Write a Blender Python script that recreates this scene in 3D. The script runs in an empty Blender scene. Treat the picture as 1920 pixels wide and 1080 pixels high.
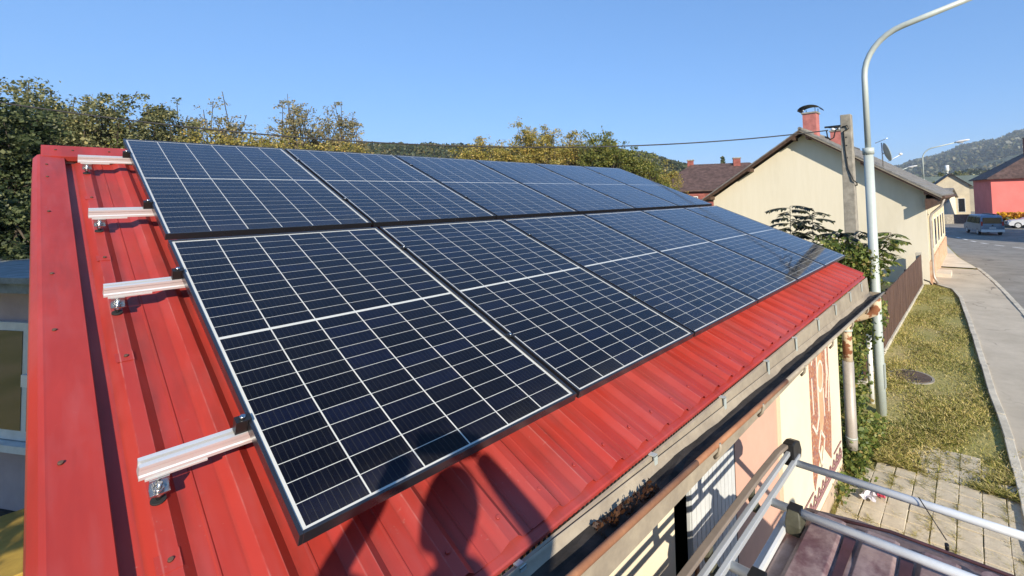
import bpy, bmesh, math, random
import numpy as np
from mathutils import Vector, Matrix

scene = bpy.context.scene
COL = scene.collection
R = math.radians

# ------------------------------------------------------------------ camera
CAM = Vector((-0.43976, 0.0, 3.75))
cam_d = bpy.data.cameras.new("camera")
cam = bpy.data.objects.new("camera", cam_d)
COL.objects.link(cam)
right = Vector((0.62171964, -0.7827906, -0.02652492))
downv = Vector((0.01741311, 0.04767151, -0.99871127))
fwd = Vector((0.78304628, 0.62045653, 0.04326913))
rot = Matrix((right, -downv, -fwd)).transposed()
cam.matrix_world = Matrix.Translation(CAM) @ rot.to_4x4()
cam_d.sensor_width = 36.0
cam_d.sensor_fit = 'HORIZONTAL'
cam_d.lens = 861.964 * 36.0 / 1920.0
cam_d.shift_x = (960.0 - 1141.562) / 1920.0
cam_d.shift_y = (336.118 - 540.0) / 1920.0
cam_d.clip_start = 0.02
cam_d.clip_end = 20000
scene.camera = cam

# ------------------------------------------------------------------ sky, sun, exposure
SUN = Vector((-0.47148, -0.77207, 0.42617)).normalized()
world = bpy.data.worlds.new("World")
scene.world = world
world.use_nodes = True
wn = world.node_tree
wn.nodes.clear()
sky = wn.nodes.new('ShaderNodeTexSky')
sky.sky_type = 'NISHITA'
sky.sun_disc = False
sky.sun_elevation = math.asin(SUN.z)
sky.sun_rotation = math.atan2(SUN.x, SUN.y)
sky.altitude = 0
sky.air_density = 1.0
sky.dust_density = 0.0
sky.ozone_density = 6.0
bg = wn.nodes.new('ShaderNodeBackground')
bg.inputs['Strength'].default_value = 0.098
wo = wn.nodes.new('ShaderNodeOutputWorld')
gam = wn.nodes.new('ShaderNodeGamma'); gam.inputs['Gamma'].default_value = 0.5   # soft tone curve, the same over the whole dome
tint = wn.nodes.new('ShaderNodeMixRGB'); tint.blend_type = 'MULTIPLY'; tint.inputs[0].default_value = 1.0; tint.inputs[2].default_value = (1.14, 1.80, 2.66, 1)
wn.links.new(sky.outputs[0], gam.inputs[0]); wn.links.new(gam.outputs[0], tint.inputs[1])
wn.links.new(tint.outputs[0], bg.inputs[0])
wn.links.new(bg.outputs[0], wo.inputs[0])

sun_d = bpy.data.lights.new("sun", 'SUN')
sun_d.energy = 4.8
sun_d.angle = R(0.6)
sun_d.color = (1.0, 0.90, 0.76)
sun = bpy.data.objects.new("sun", sun_d)
sun.rotation_euler = (-SUN).to_track_quat('-Z', 'Y').to_euler()
sun.location = (-20, -30, 30)
COL.objects.link(sun)

scene.view_settings.view_transform = 'Standard'
scene.view_settings.look = 'None'
scene.view_settings.exposure = 0.68
scene.view_settings.gamma = 1.0
scene.view_settings.use_curve_mapping = False
scene.render.engine = 'CYCLES'
scene.cycles.max_bounces = 8
scene.cycles.transparent_max_bounces = 16
scene.cycles.caustics_reflective = False
scene.cycles.caustics_refractive = False

# ------------------------------------------------------------------ materials
def _nt(name):
    m = bpy.data.materials.new(name)
    m.use_nodes = True
    nt = m.node_tree
    return m, nt, nt.nodes['Principled BSDF']

def _coords(nt, kind='Object'):
    return nt.nodes.new('ShaderNodeTexCoord').outputs[kind]

def _noise(nt, vec, scale, detail=4.0, rough=0.55, stretch=None):
    if stretch:
        mp = nt.nodes.new('ShaderNodeMapping')
        mp.inputs['Scale'].default_value = stretch
        nt.links.new(vec, mp.inputs[0]); vec = mp.outputs[0]
    n = nt.nodes.new('ShaderNodeTexNoise')
    n.inputs['Scale'].default_value = scale
    n.inputs['Detail'].default_value = detail
    n.inputs['Roughness'].default_value = rough
    nt.links.new(vec, n.inputs['Vector'])
    return n.outputs['Fac']

def _ramp(nt, fac, stops):
    r = nt.nodes.new('ShaderNodeValToRGB')
    el = r.color_ramp.elements
    while len(el) < len(stops): el.new(0.5)
    for e, (p, c) in zip(el, stops):
        e.position = p; e.color = (*c, 1) if len(c) == 3 else c
    nt.links.new(fac, r.inputs[0])
    return r.outputs[0]

def _mix(nt, fac, a, b, mode='MIX'):
    m = nt.nodes.new('ShaderNodeMixRGB'); m.blend_type = mode
    for i, v in ((0, fac), (1, a), (2, b)):
        if hasattr(v, 'is_linked'): nt.links.new(v, m.inputs[i])
        elif isinstance(v, (int, float)): m.inputs[i].default_value = v
        else: m.inputs[i].default_value = (*v, 1)
    return m.outputs[0]

def _mathn(nt, op, a, b):
    n = nt.nodes.new('ShaderNodeMath'); n.operation = op
    for i, x in enumerate((a, b)):
        if hasattr(x, 'is_linked'): nt.links.new(x, n.inputs[i])
        else: n.inputs[i].default_value = x
    return n.outputs[0]

def _bump(nt, bsdf, h, strength=0.2, dist=0.01):
    b = nt.nodes.new('ShaderNodeBump')
    b.inputs['Strength'].default_value = strength
    b.inputs['Distance'].default_value = dist
    nt.links.new(h, b.inputs['Height'])
    nt.links.new(b.outputs[0], bsdf.inputs['Normal'])

def mat(name, col, rough=0.6, var=0.12, scale=6.0, metal=0.0, bump=0.0, bscale=None, col2=None, stretch=None, spec=None, kind='Object', bdist=0.01):
    """plain weathered material: base colour broken by two noises"""
    m, nt, b = _nt(name)
    v = _coords(nt, kind)
    n1 = _noise(nt, v, scale, 5, 0.6, stretch)
    c2 = col2 if col2 else tuple(max(0, c * (1 - 2.2 * var)) for c in col)
    c1 = tuple(min(1, c * (1 + var)) for c in col)
    colr = _ramp(nt, n1, [(0.3, c2), (0.68, c1)])
    n2 = _noise(nt, v, scale * 9, 3, 0.6)
    g = _ramp(nt, n2, [(0.3, (1 - var * .7,) * 3), (0.7, (1, 1, 1))])
    nt.links.new(_mix(nt, 1.0, colr, g, 'MULTIPLY'), b.inputs['Base Color'])
    rr = _ramp(nt, n1, [(0.3, (min(1, rough * 1.2),) * 3), (0.7, (rough * .85,) * 3)])
    nt.links.new(rr, b.inputs['Roughness'])
    b.inputs['Metallic'].default_value = metal
    if spec is not None: b.inputs['Specular IOR Level'].default_value = spec
    if bump: _bump(nt, b, _noise(nt, v, bscale or scale * 5, 5), bump, bdist)
    return m

def leaf_mat(name, stops, transl=0.36, rough=0.5):
    m, nt, b = _nt(name)
    g = nt.nodes.new('ShaderNodeNewGeometry')
    c = _ramp(nt, g.outputs['Random Per Island'], stops)
    big = _noise(nt, _coords(nt), 0.9, 3)
    c = _mix(nt, 1.0, c, _ramp(nt, big, [(0.3, (0.72, 0.75, 0.7)), (0.7, (1.1, 1.05, 0.95))]), 'MULTIPLY')
    nt.links.new(c, b.inputs['Base Color'])
    b.inputs['Roughness'].default_value = rough
    b.inputs['Specular IOR Level'].default_value = 0.4
    t = nt.nodes.new('ShaderNodeBsdfTranslucent')
    nt.links.new(c, t.inputs[0])
    mx = nt.nodes.new('ShaderNodeMixShader'); mx.inputs[0].default_value = transl
    nt.links.new(b.outputs[0], mx.inputs[1]); nt.links.new(t.outputs[0], mx.inputs[2])
    nt.links.new(mx.outputs[0], nt.nodes['Material Output'].inputs[0])
    return m

MT = {}
def red_paint(ribs=True):
    m, nt, b = _nt('red_roof_paint' if ribs else 'red_trim_paint')
    v = _coords(nt)
    n1 = _noise(nt, v, 1.6, 5, 0.6, (2.2, 0.35, 0.35))
    c = _ramp(nt, n1, [(0.25, (0.26, 0.022, 0.017)), (0.5, (0.37, 0.034, 0.022)), (0.75, (0.38, 0.048, 0.034))])
    st = _noise(nt, v, 26, 3, 0.5, (1.0, 0.12, 0.12))
    c = _mix(nt, _ramp(nt, st, [(0.5, (0, 0, 0)), (0.75, (0.35,) * 3)]), c, (0.36, 0.075, 0.07))
    dirt = _noise(nt, v, 4.5, 5, 0.65, (1.6, 0.22, 0.22))
    c = _mix(nt, _ramp(nt, dirt, [(0.50, (0, 0, 0)), (0.70, (0.7,) * 3)]), c, (0.20, 0.028, 0.020))
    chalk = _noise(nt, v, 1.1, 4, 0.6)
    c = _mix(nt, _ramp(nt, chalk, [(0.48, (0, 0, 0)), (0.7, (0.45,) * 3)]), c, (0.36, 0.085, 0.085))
    sp = _noise(nt, v, 60, 3, 0.6)
    c = _mix(nt, _mix(nt, 1, _ramp(nt, sp, [(0.66, (0, 0, 0)), (0.76, (0.5,) * 3)]), _ramp(nt, _noise(nt, v, 2.3, 3), [(.45, (.05,) * 3), (.62, (1,) * 3)]), 'MULTIPLY'), c, (0.40, 0.20, 0.17))
    sx = nt.nodes.new('ShaderNodeSeparateXYZ'); nt.links.new(v, sx.inputs[0])
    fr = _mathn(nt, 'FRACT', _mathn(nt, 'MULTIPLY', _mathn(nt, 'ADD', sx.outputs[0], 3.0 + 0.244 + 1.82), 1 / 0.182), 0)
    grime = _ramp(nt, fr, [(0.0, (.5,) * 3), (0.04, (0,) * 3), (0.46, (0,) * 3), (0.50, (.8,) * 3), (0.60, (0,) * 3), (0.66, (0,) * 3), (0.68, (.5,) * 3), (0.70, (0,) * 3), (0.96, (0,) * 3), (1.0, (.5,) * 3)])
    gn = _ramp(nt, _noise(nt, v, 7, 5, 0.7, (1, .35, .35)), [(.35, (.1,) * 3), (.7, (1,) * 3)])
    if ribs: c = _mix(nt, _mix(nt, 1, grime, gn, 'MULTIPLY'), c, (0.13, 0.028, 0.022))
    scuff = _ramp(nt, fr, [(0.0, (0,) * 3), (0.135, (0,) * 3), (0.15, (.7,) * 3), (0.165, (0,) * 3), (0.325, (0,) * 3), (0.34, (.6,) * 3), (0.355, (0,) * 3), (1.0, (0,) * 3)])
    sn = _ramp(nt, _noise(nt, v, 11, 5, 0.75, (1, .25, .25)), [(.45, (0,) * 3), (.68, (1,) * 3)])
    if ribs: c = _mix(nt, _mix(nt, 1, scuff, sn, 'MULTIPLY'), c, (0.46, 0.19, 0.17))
    nt.links.new(c, b.inputs['Base Color'])
    nt.links.new(_ramp(nt, n1, [(0.3, (0.55,) * 3), (0.7, (0.42,) * 3)]), b.inputs['Roughness'])
    b.inputs['Specular IOR Level'].default_value = 0.45
    _bump(nt, b, _noise(nt, v, 3.0, 4, 0.55), 0.24, 0.02)
    return m
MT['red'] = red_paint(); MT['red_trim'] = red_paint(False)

def cell_mat():
    m, nt, b = _nt('silicon_cell')
    v = _coords(nt)
    oi = nt.nodes.new('ShaderNodeObjectInfo')
    sep = nt.nodes.new('ShaderNodeSeparateXYZ'); nt.links.new(v, sep.inputs[0])
    # nine thin busbar wires across the cell
    def mth(op, a, bb):
        n = nt.nodes.new('ShaderNodeMath'); n.operation = op
        for i, x in enumerate((a, bb)):
            if hasattr(x, 'is_linked'): nt.links.new(x, n.inputs[i])
            else: n.inputs[i].default_value = x
        return n.outputs[0]
    fr = mth('FRACT', mth('MULTIPLY', mth('ADD', sep.outputs[0], 1.0), 9 / 0.1597), 0)
    wire = mth('LESS_THAN', mth('ABSOLUTE', mth('SUBTRACT', fr, 0.5), 0), 0.034)
    base = _ramp(nt, oi.outputs['Random'], [(0.0, (0.0018, 0.0019, 0.0045)), (0.7, (0.0026, 0.0030, 0.008)), (1.0, (0.0040, 0.0058, 0.018))])
    blot = _noise(nt, _coords(nt, 'Generated'), 2.0, 2)
    base = _mix(nt, 1.0, base, _ramp(nt, blot, [(0.3, (0.75, 0.75, 0.8)), (0.7, (1.2, 1.2, 1.3))]), 'MULTIPLY')
    c = _mix(nt, wire, base, (0.034, 0.034, 0.034))
    nt.links.new(c, b.inputs['Base Color'])
    b.inputs['Roughness'].default_value = 0.35
    b.inputs['Specular IOR Level'].default_value = 0.06
    return m
MT['cell'] = cell_mat()
MT['backsheet'] = mat('white_backsheet', (0.64, 0.63, 0.57), 0.45, 0.04, 3)

def glass_mat():
    m, nt, b = _nt('panel_glass')
    nt.nodes.remove(b)
    tr = nt.nodes.new('ShaderNodeBsdfTransparent'); tr.inputs[0].default_value = (0.97, 0.98, 0.98, 1)
    gl = nt.nodes.new('ShaderNodeBsdfGlossy'); gl.inputs['Roughness'].default_value = 0.045
    v = _coords(nt)
    lw = nt.nodes.new('ShaderNodeLayerWeight'); lw.inputs['Blend'].default_value = 0.5
    pw_ = nt.nodes.new('ShaderNodeMath'); pw_.operation = 'POWER'; pw_.inputs[1].default_value = 4.6
    nt.links.new(lw.outputs['Facing'], pw_.inputs[0])
    fr = nt.nodes.new('ShaderNodeMath'); fr.operation = 'MULTIPLY_ADD'; fr.inputs[1].default_value = 1.08; fr.inputs[2].default_value = 0.006
    nt.links.new(pw_.outputs[0], fr.inputs[0])
    mx = nt.nodes.new('ShaderNodeMixShader')
    nt.links.new(fr.outputs[0], mx.inputs[0]); nt.links.new(tr.outputs[0], mx.inputs[1]); nt.links.new(gl.outputs[0], mx.inputs[2])
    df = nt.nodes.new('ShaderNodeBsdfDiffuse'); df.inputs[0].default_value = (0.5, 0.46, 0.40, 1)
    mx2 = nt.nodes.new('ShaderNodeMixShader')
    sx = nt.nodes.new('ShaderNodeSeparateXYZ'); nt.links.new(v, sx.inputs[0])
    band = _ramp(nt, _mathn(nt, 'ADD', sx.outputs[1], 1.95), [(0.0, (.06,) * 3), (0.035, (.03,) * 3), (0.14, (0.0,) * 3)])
    oi = nt.nodes.new('ShaderNodeObjectInfo')
    film = _ramp(nt, _noise(nt, v, 3.5, 6, 0.75), [(0.35, (0.0015,) * 3), (0.75, (0.014,) * 3)])
    film = _mix(nt, 1, film, _ramp(nt, oi.outputs['Random'], [(0, (.5,) * 3), (1, (1.6,) * 3)]), 'MULTIPLY')
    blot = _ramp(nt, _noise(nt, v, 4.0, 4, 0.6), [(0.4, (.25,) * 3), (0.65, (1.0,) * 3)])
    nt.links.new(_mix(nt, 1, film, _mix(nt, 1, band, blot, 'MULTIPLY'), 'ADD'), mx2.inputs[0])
    nt.links.new(_ramp(nt, _noise(nt, v, 1.3, 3), [(0.3, (0.03,) * 3), (0.7, (0.075,) * 3)]), gl.inputs['Roughness'])
    nt.links.new(mx.outputs[0], mx2.inputs[1]); nt.links.new(df.outputs[0], mx2.inputs[2])
    nt.links.new(mx2.outputs[0], nt.nodes['Material Output'].inputs[0])
    return m
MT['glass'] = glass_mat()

def window_mat():
    m, nt, b = _nt('window_glass')
    b.inputs['Base Color'].default_value = (0.015, 0.02, 0.025, 1)
    b.inputs['Roughness'].default_value = 0.06
    b.inputs['Specular IOR Level'].default_value = 0.7
    _bump(nt, b, _noise(nt, _coords(nt), 2.0, 2), 0.03, 0.02)
    return m
MT['pane'] = window_mat()

MT['frame'] = mat('black_anodised_frame', (0.016, 0.016, 0.019), 0.28, 0.1, 12, spec=0.9)
MT['alu'] = mat('aluminium', (0.74, 0.74, 0.72), 0.36, 0.05, 20, metal=0.45, stretch=(0.2, 4, 4))
MT['alu_white'] = mat('silver_tube', (0.76, 0.78, 0.77), 0.36, 0.05, 8, metal=0.12)
MT['steel'] = mat('stainless_steel', (0.55, 0.55, 0.54), 0.25, 0.06, 20, metal=1.0)
MT['black_plastic'] = mat('black_plastic', (0.012, 0.012, 0.012), 0.4, 0.1, 10)
MT['rubber'] = mat('black_rubber', (0.018, 0.018, 0.018), 0.75, 0.15, 14)
MT['cream'] = mat('cream_render', (0.75, 0.67, 0.49), 0.85, 0.05, 1.2, bump=0.25, bscale=90, bdist=0.004)
MT['pink_wall'] = mat('salmon_paint', (0.62, 0.37, 0.275), 0.8, 0.05, 1.5, bump=0.2, bscale=80, bdist=0.004)
MT['plinth'] = mat('beige_plinth', (0.55, 0.42, 0.30), 0.85, 0.1, 3, bump=0.3, bscale=60)
def house_wall():
    m, nt, b = _nt('house_render')
    v = _coords(nt)
    n1 = _noise(nt, v, 0.5, 6, 0.65, (1, 1, 0.35))
    c = _ramp(nt, n1, [(0.22, (0.63, 0.57, 0.43)), (0.45, (0.745, 0.68, 0.525)), (0.75, (0.775, 0.71, 0.56))])
    st = _noise(nt, v, 5, 4, 0.6, (1, 1, 0.12))
    c = _mix(nt, 1, c, _ramp(nt, st, [(0.3, (0.955, 0.95, 0.93)), (0.65, (1, 1, 1))]), 'MULTIPLY')
    nt.links.new(c, b.inputs['Base Color'])
    b.inputs['Roughness'].default_value = 0.9
    _bump(nt, b, _noise(nt, v, 25, 5), 0.3, 0.01)
    return m
MT['house'] = house_wall()
MT['brown_wood'] = mat('brown_wood', (0.10, 0.055, 0.035), 0.7, 0.2, 3, stretch=(0.3, 3, 3), bump=0.2, bscale=20)
MT['fence_wood'] = mat('fence_brown', (0.115, 0.062, 0.042), 0.7, 0.2, 5, stretch=(1.5, 1.5, 0.3))
MT['roof_grey'] = mat('grey_roof', (0.22, 0.21, 0.19), 0.8, 0.2, 3, bump=0.4, bscale=14, bdist=0.03)
MT['roof_brown'] = mat('brown_tiles', (0.105, 0.062, 0.05), 0.75, 0.25, 2.5, bump=0.6, bscale=10, bdist=0.03)
MT['roof_dark'] = mat('dark_tiles', (0.06, 0.045, 0.042), 0.75, 0.25, 2.5, bump=0.6, bscale=10, bdist=0.03)
MT['roof_green'] = mat('green_grey_roof', (0.17, 0.20, 0.15), 0.7, 0.15, 1.5)
MT['brick'] = mat('red_brick', (0.28, 0.085, 0.065), 0.85, 0.2, 4, bump=0.3, bscale=20)
MT['chimney_red'] = mat('red_chimney_paint', (0.48, 0.17, 0.145), 0.8, 0.12, 4)
MT['concrete'] = mat('concrete', (0.34, 0.31, 0.25), 0.9, 0.18, 6, bump=0.5, bscale=50, bdist=0.008)
MT['kerb'] = mat('kerb_stone', (0.58, 0.53, 0.42), 0.9, 0.15, 3, bump=0.4, bscale=40)
MT['slab'] = mat('paving_slab', (0.58, 0.50, 0.36), 0.9, 0.10, 4, bump=0.4, bscale=45)
MT['galv'] = mat('galvanised_green_grey', (0.48, 0.53, 0.49), 0.5, 0.10, 2.5, metal=0.1, stretch=(1, 1, 0.25))
MT['dish_grey'] = mat('dish_grey', (0.40, 0.43, 0.38), 0.5, 0.06, 3)
MT['lamp_white'] = mat('lamp_white', (0.75, 0.75, 0.73), 0.4, 0.05, 3)
MT['gutter_beige'] = mat('gutter_beige', (0.34, 0.29, 0.21), 0.7, 0.2, 4, col2=(0.24, 0.20, 0.15))
MT['rust'] = mat('rusty_bead', (0.34, 0.16, 0.075), 0.75, 0.2, 7, col2=(0.22, 0.085, 0.04))
MT['gutter_dirt'] = mat('gutter_dirt', (0.035, 0.028, 0.022), 0.95, 0.3, 8, bump=0.5, bscale=30)
def pipe_mat():
    m, nt, b = _nt('flaking_pipe_paint')
    v = _coords(nt)
    n = _noise(nt, v, 5.5, 4, 0.55, (1, 1, 1.4))
    c = _ramp(nt, n, [(0.0, (0.62, 0.50, 0.34)), (0.53, (0.62, 0.50, 0.34)), (0.57, (0.26, 0.10, 0.045))])
    nt.links.new(c, b.inputs['Base Color']); b.inputs['Roughness'].default_value = 0.7
    return m
MT['pipe'] = pipe_mat()
MT['pipe_grey'] = mat('zinc_pipe', (0.42, 0.38, 0.33), 0.5, 0.12, 3, metal=0.3)
MT['door_grey'] = mat('grey_door_board', (0.60, 0.62, 0.61), 0.6, 0.08, 3)
MT['dark'] = mat('dark_interior', (0.02, 0.018, 0.016), 0.9, 0.1, 3)
MT['asphalt'] = mat('asphalt', (0.25, 0.232, 0.198), 0.9, 0.12, 1.1, bump=0.4, bscale=120, bdist=0.004)
MT['asphalt_new'] = mat('asphalt_patch', (0.32, 0.29, 0.24), 0.9, 0.1, 2)
MT['pavement'] = mat('pavement_asphalt', (0.50, 0.435, 0.33), 0.92, 0.10, 0.8, bump=0.4, bscale=120, bdist=0.004)
def cracked(m, scale, dark):
    nt = m.node_tree; b = nt.nodes['Principled BSDF']; src = b.inputs['Base Color'].links[0].from_socket
    v = _coords(nt); wv = nt.nodes.new('ShaderNodeVectorMath'); wv.operation = 'ADD'
    nz = nt.nodes.new('ShaderNodeTexNoise'); nz.inputs['Scale'].default_value = 1.5; nt.links.new(v, nz.inputs['Vector'])
    nt.links.new(v, wv.inputs[0]); nt.links.new(nz.outputs['Color'], wv.inputs[1])
    vo = nt.nodes.new('ShaderNodeTexVoronoi'); vo.feature = 'DISTANCE_TO_EDGE'; vo.inputs['Scale'].default_value = scale
    nt.links.new(wv.outputs[0], vo.inputs['Vector'])
    msk = _mix(nt, 1, _ramp(nt, vo.outputs['Distance'], [(0.004, (1, 1, 1)), (0.012, (0, 0, 0))]), _ramp(nt, _noise(nt, v, .7, 3), [(.5, (0, 0, 0)), (.6, (.8,) * 3)]), 'MULTIPLY')
    nt.links.new(_mix(nt, msk, src, dark), b.inputs['Base Color'])
cracked(MT['pavement'], .45, (.12, .10, .08)); cracked(MT['asphalt'], .3, (.07, .065, .06))
MT['pave_light'] = mat('pale_concrete_pavement', (0.66, 0.60, 0.48), 0.9, 0.08, 1.5)
MT['line'] = mat('road_paint', (0.72, 0.70, 0.64), 0.7, 0.1, 5)
MT['iron'] = mat('manhole_iron', (0.11, 0.075, 0.055), 0.8, 0.2, 8, bump=0.4, bscale=35)
def ground_mat():
    m, nt, b = _nt('dry_grass_ground')
    v = _coords(nt)
    n1 = _noise(nt, v, 0.55, 5, 0.6)
    c = _ramp(nt, n1, [(0.3, (0.25, 0.25, 0.07)), (0.5, (0.38, 0.34, 0.12)), (0.7, (0.52, 0.42, 0.22))])
    n2 = _noise(nt, v, 22, 4, 0.7)
    c = _mix(nt, 1, c, _ramp(nt, n2, [(0.3, (0.55, 0.58, 0.45)), (0.7, (1.15, 1.1, 1.05))]), 'MULTIPLY')
    nt.links.new(c, b.inputs['Base Color']); b.inputs['Roughness'].default_value = 0.95
    _bump(nt, b, n2, 0.6, 0.03)
    return m
MT['ground'] = ground_mat()
def blade_mat():
    return leaf_mat('grass_blade', [(0.0, (0.22, 0.25, 0.06)), (0.35, (0.40, 0.39, 0.10)), (0.65, (0.62, 0.53, 0.20)), (1.0, (0.76, 0.63, 0.34))], 0.3, 0.6)
MT['blade'] = blade_mat()
def van_paint():
    m, nt, b = _nt('faded_maroon_paint')
    v = _coords(nt)
    n = _noise(nt, v, 3.2, 6, 0.68)
    c = _ramp(nt, n, [(0.28, (0.085, 0.032, 0.038)), (0.40, (0.16, 0.085, 0.085)), (0.50, (0.29, 0.205, 0.19)), (0.75, (0.42, 0.33, 0.30))])
    n2 = _noise(nt, v, 14, 5, 0.7)
    c = _mix(nt, 1, c, _ramp(nt, n2, [(0.3, (0.72, 0.68, 0.68)), (0.65, (1.05, 1.05, 1.05))]), 'MULTIPLY')
    nt.links.new(c, b.inputs['Base Color'])
    nt.links.new(_ramp(nt, n, [(0.35, (0.38,) * 3), (0.6, (0.62,) * 3)]), b.inputs['Roughness'])
    return m
MT['van'] = van_paint()
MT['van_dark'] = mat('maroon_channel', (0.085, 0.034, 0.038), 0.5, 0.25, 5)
MT['rail_grey'] = mat('rail_grey', (0.52, 0.54, 0.54), 0.4, 0.1, 6, metal=0.3, stretch=(.2, 3, 3))
MT['rack_taupe'] = mat('taupe_rack_cover', (0.25, 0.20, 0.155), 0.5, 0.12, 4)
MT['rack_olive'] = mat('olive_plastic', (0.10, 0.098, 0.065), 0.5, 0.2, 9)
MT['yellow_wood'] = mat('yellow_board', (0.42, 0.27, 0.045), 0.7, 0.15, 3)
MT['violet_wall'] = mat('mauve_render', (0.42, 0.33, 0.33), 0.9, 0.06, 2, bump=0.2, bscale=60)
MT['white_paint'] = mat('white_frame', (0.62, 0.64, 0.62), 0.6, 0.06, 4)
MT['slate'] = mat('slate_edge', (0.22, 0.25, 0.25), 0.8, 0.15, 5)
MT['bark'] = mat('bark', (0.085, 0.065, 0.045), 0.9, 0.25, 6, bump=0.6, bscale=25)
MT['red_house'] = mat('coral_red_render', (0.80, 0.20, 0.17), 0.85, 0.04, 0.6)
MT['ochre'] = mat('ochre_render', (0.62, 0.54, 0.38), 0.85, 0.06, 1)
MT['orange_plinth'] = mat('peeling_orange_plinth', (0.50, 0.24, 0.12), 0.85, 0.2, 3, col2=(0.62, 0.50, 0.34))
MT['blue_grey'] = mat('van_blue_grey', (0.24, 0.30, 0.38), 0.3, 0.08, 2, metal=0.4)
MT['car_white'] = mat('car_white', (0.55, 0.56, 0.57), 0.3, 0.03, 2)
MT['skin'] = mat('skin', (0.45, 0.26, 0.18), 0.5, 0.05, 8)
MT['jacket'] = mat('dark_jacket', (0.03, 0.04, 0.06), 0.85, 0.15, 20)
MT['hair'] = mat('dark_hair', (0.03, 0.02, 0.015), 0.6, 0.2, 40)
MT['cable'] = mat('cable_black', (0.012, 0.012, 0.012), 0.6, 0.1, 5)
MT['cable_grey'] = mat('weathered_cable', (0.035, 0.032, 0.03), 0.7, 0.15, 3)
MT['green_tag'] = mat('neon_green_tape', (0.08, 0.60, 0.10), 0.6, 0.05, 5)
MT['paper'] = mat('crumpled_paper', (0.62, 0.58, 0.60), 0.8, 0.1, 20)
MT['paper_red'] = mat('paper_red_print', (0.5, 0.05, 0.09), 0.7, 0.1, 20)
MT['tail_red'] = mat('tail_lamp_red', (0.45, 0.02, 0.02), 0.25, 0.05, 5)
MT['lens'] = mat('clear_lamp_lens', (0.5, 0.5, 0.5), 0.15, 0.05, 5)

def mosaic_mat():
    m, nt, b = _nt('mosaic_tesserae')
    v = _coords(nt)
    vo = nt.nodes.new('ShaderNodeTexVoronoi'); vo.inputs['Scale'].default_value = 55
    nt.links.new(v, vo.inputs['Vector'])
    c = _ramp(nt, vo.outputs['Color'], [(0.1, (0.27, 0.085, 0.05)), (0.45, (0.46, 0.185, 0.09)), (0.62, (0.20, 0.125, 0.16)), (0.78, (0.50, 0.27, 0.14)), (0.95, (0.58, 0.46, 0.34))])
    nt.links.new(c, b.inputs['Base Color']); b.inputs['Roughness'].default_value = 0.55
    _bump(nt, b, vo.outputs['Distance'], 0.5, 0.004)
    return m
MT['mosaic'] = mosaic_mat()
def mosaic2_mat():
    m, nt, b = _nt('mosaic_checker')
    v = _coords(nt)
    ck = nt.nodes.new('ShaderNodeTexBrick')
    ck.inputs['Scale'].default_value = 1.0
    ck.inputs['Brick Width'].default_value = 0.03; ck.inputs['Row Height'].default_value = 0.024
    ck.inputs['Mortar Size'].default_value = 0.004
    ck.inputs['Color1'].default_value = (0.55, 0.13, 0.08, 1); ck.inputs['Color2'].default_value = (0.62, 0.40, 0.18, 1)
    ck.inputs['Mortar'].default_value = (0.62, 0.55, 0.42, 1)
    mp = nt.nodes.new('ShaderNodeMapping'); mp.inputs['Rotation'].default_value = (R(90), 0, 0)
    nt.links.new(v, mp.inputs[0]); nt.links.new(mp.outputs[0], ck.inputs['Vector'])
    nt.links.new(ck.outputs[0], b.inputs['Base Color']); b.inputs['Roughness'].default_value = 0.6
    return m
MT['mosaic2'] = mosaic2_mat()
MT['tess_white'] = mat('white_tesserae', (0.74, 0.68, 0.56), 0.6, 0.08, 30)
MT['tess_plum'] = mat('plum_tesserae', (0.36, 0.19, 0.19), 0.6, 0.2, 30)

MT['leaf_dark'] = leaf_mat('dark_green_leaves', [(0, (0.024, 0.042, 0.014)), (0.5, (0.078, 0.106, 0.042)), (0.85, (0.17, 0.20, 0.09)), (1, (0.26, 0.27, 0.125))])
MT['leaf_mid'] = leaf_mat('grey_green_leaves', [(0, (0.085, 0.10, 0.046)), (0.5, (0.21, 0.225, 0.105)), (0.85, (0.35, 0.345, 0.175)), (1, (0.46, 0.39, 0.15))])
MT['leaf_yellow'] = leaf_mat('yellowing_leaves', [(0, (0.16, 0.17, 0.045)), (0.4, (0.33, 0.30, 0.08)), (0.8, (0.52, 0.41, 0.11)), (1, (0.60, 0.40, 0.13))])
MT['leaf_sparse'] = leaf_mat('dry_sparse_leaves', [(0, (0.15, 0.15, 0.075)), (0.5, (0.32, 0.29, 0.15)), (1, (0.50, 0.39, 0.21))])
MT['leaf_bright'] = leaf_mat('fresh_green_leaves', [(0, (0.06, 0.095, 0.02)), (0.5, (0.18, 0.24, 0.055)), (0.85, (0.32, 0.34, 0.09)), (1, (0.46, 0.34, 0.12))])
MT['leaf_tree'] = leaf_mat('sunny_green_leaves', [(0, (0.07, 0.10, 0.02)), (0.5, (0.18, 0.215, 0.055)), (1, (0.36, 0.32, 0.08))])
MT['leaf_frond'] = leaf_mat('dark_fronds', [(0, (0.016, 0.022, 0.010)), (0.6, (0.04, 0.05, 0.022)), (1, (0.08, 0.08, 0.03))], 0.15)
MT['leaf_flower'] = leaf_mat('yellow_flowers', [(0, (0.45, 0.20, 0.01)), (0.5, (0.75, 0.40, 0.01)), (1, (0.85, 0.58, 0.03))], 0.3)
MT['wood_far'] = leaf_mat('far_wood', [(0, (0.022, 0.036, 0.014)), (0.5, (0.050, 0.068, 0.024)), (0.85, (0.095, 0.095, 0.032)), (1, (0.15, 0.12, 0.04))], 0.12)

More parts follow.
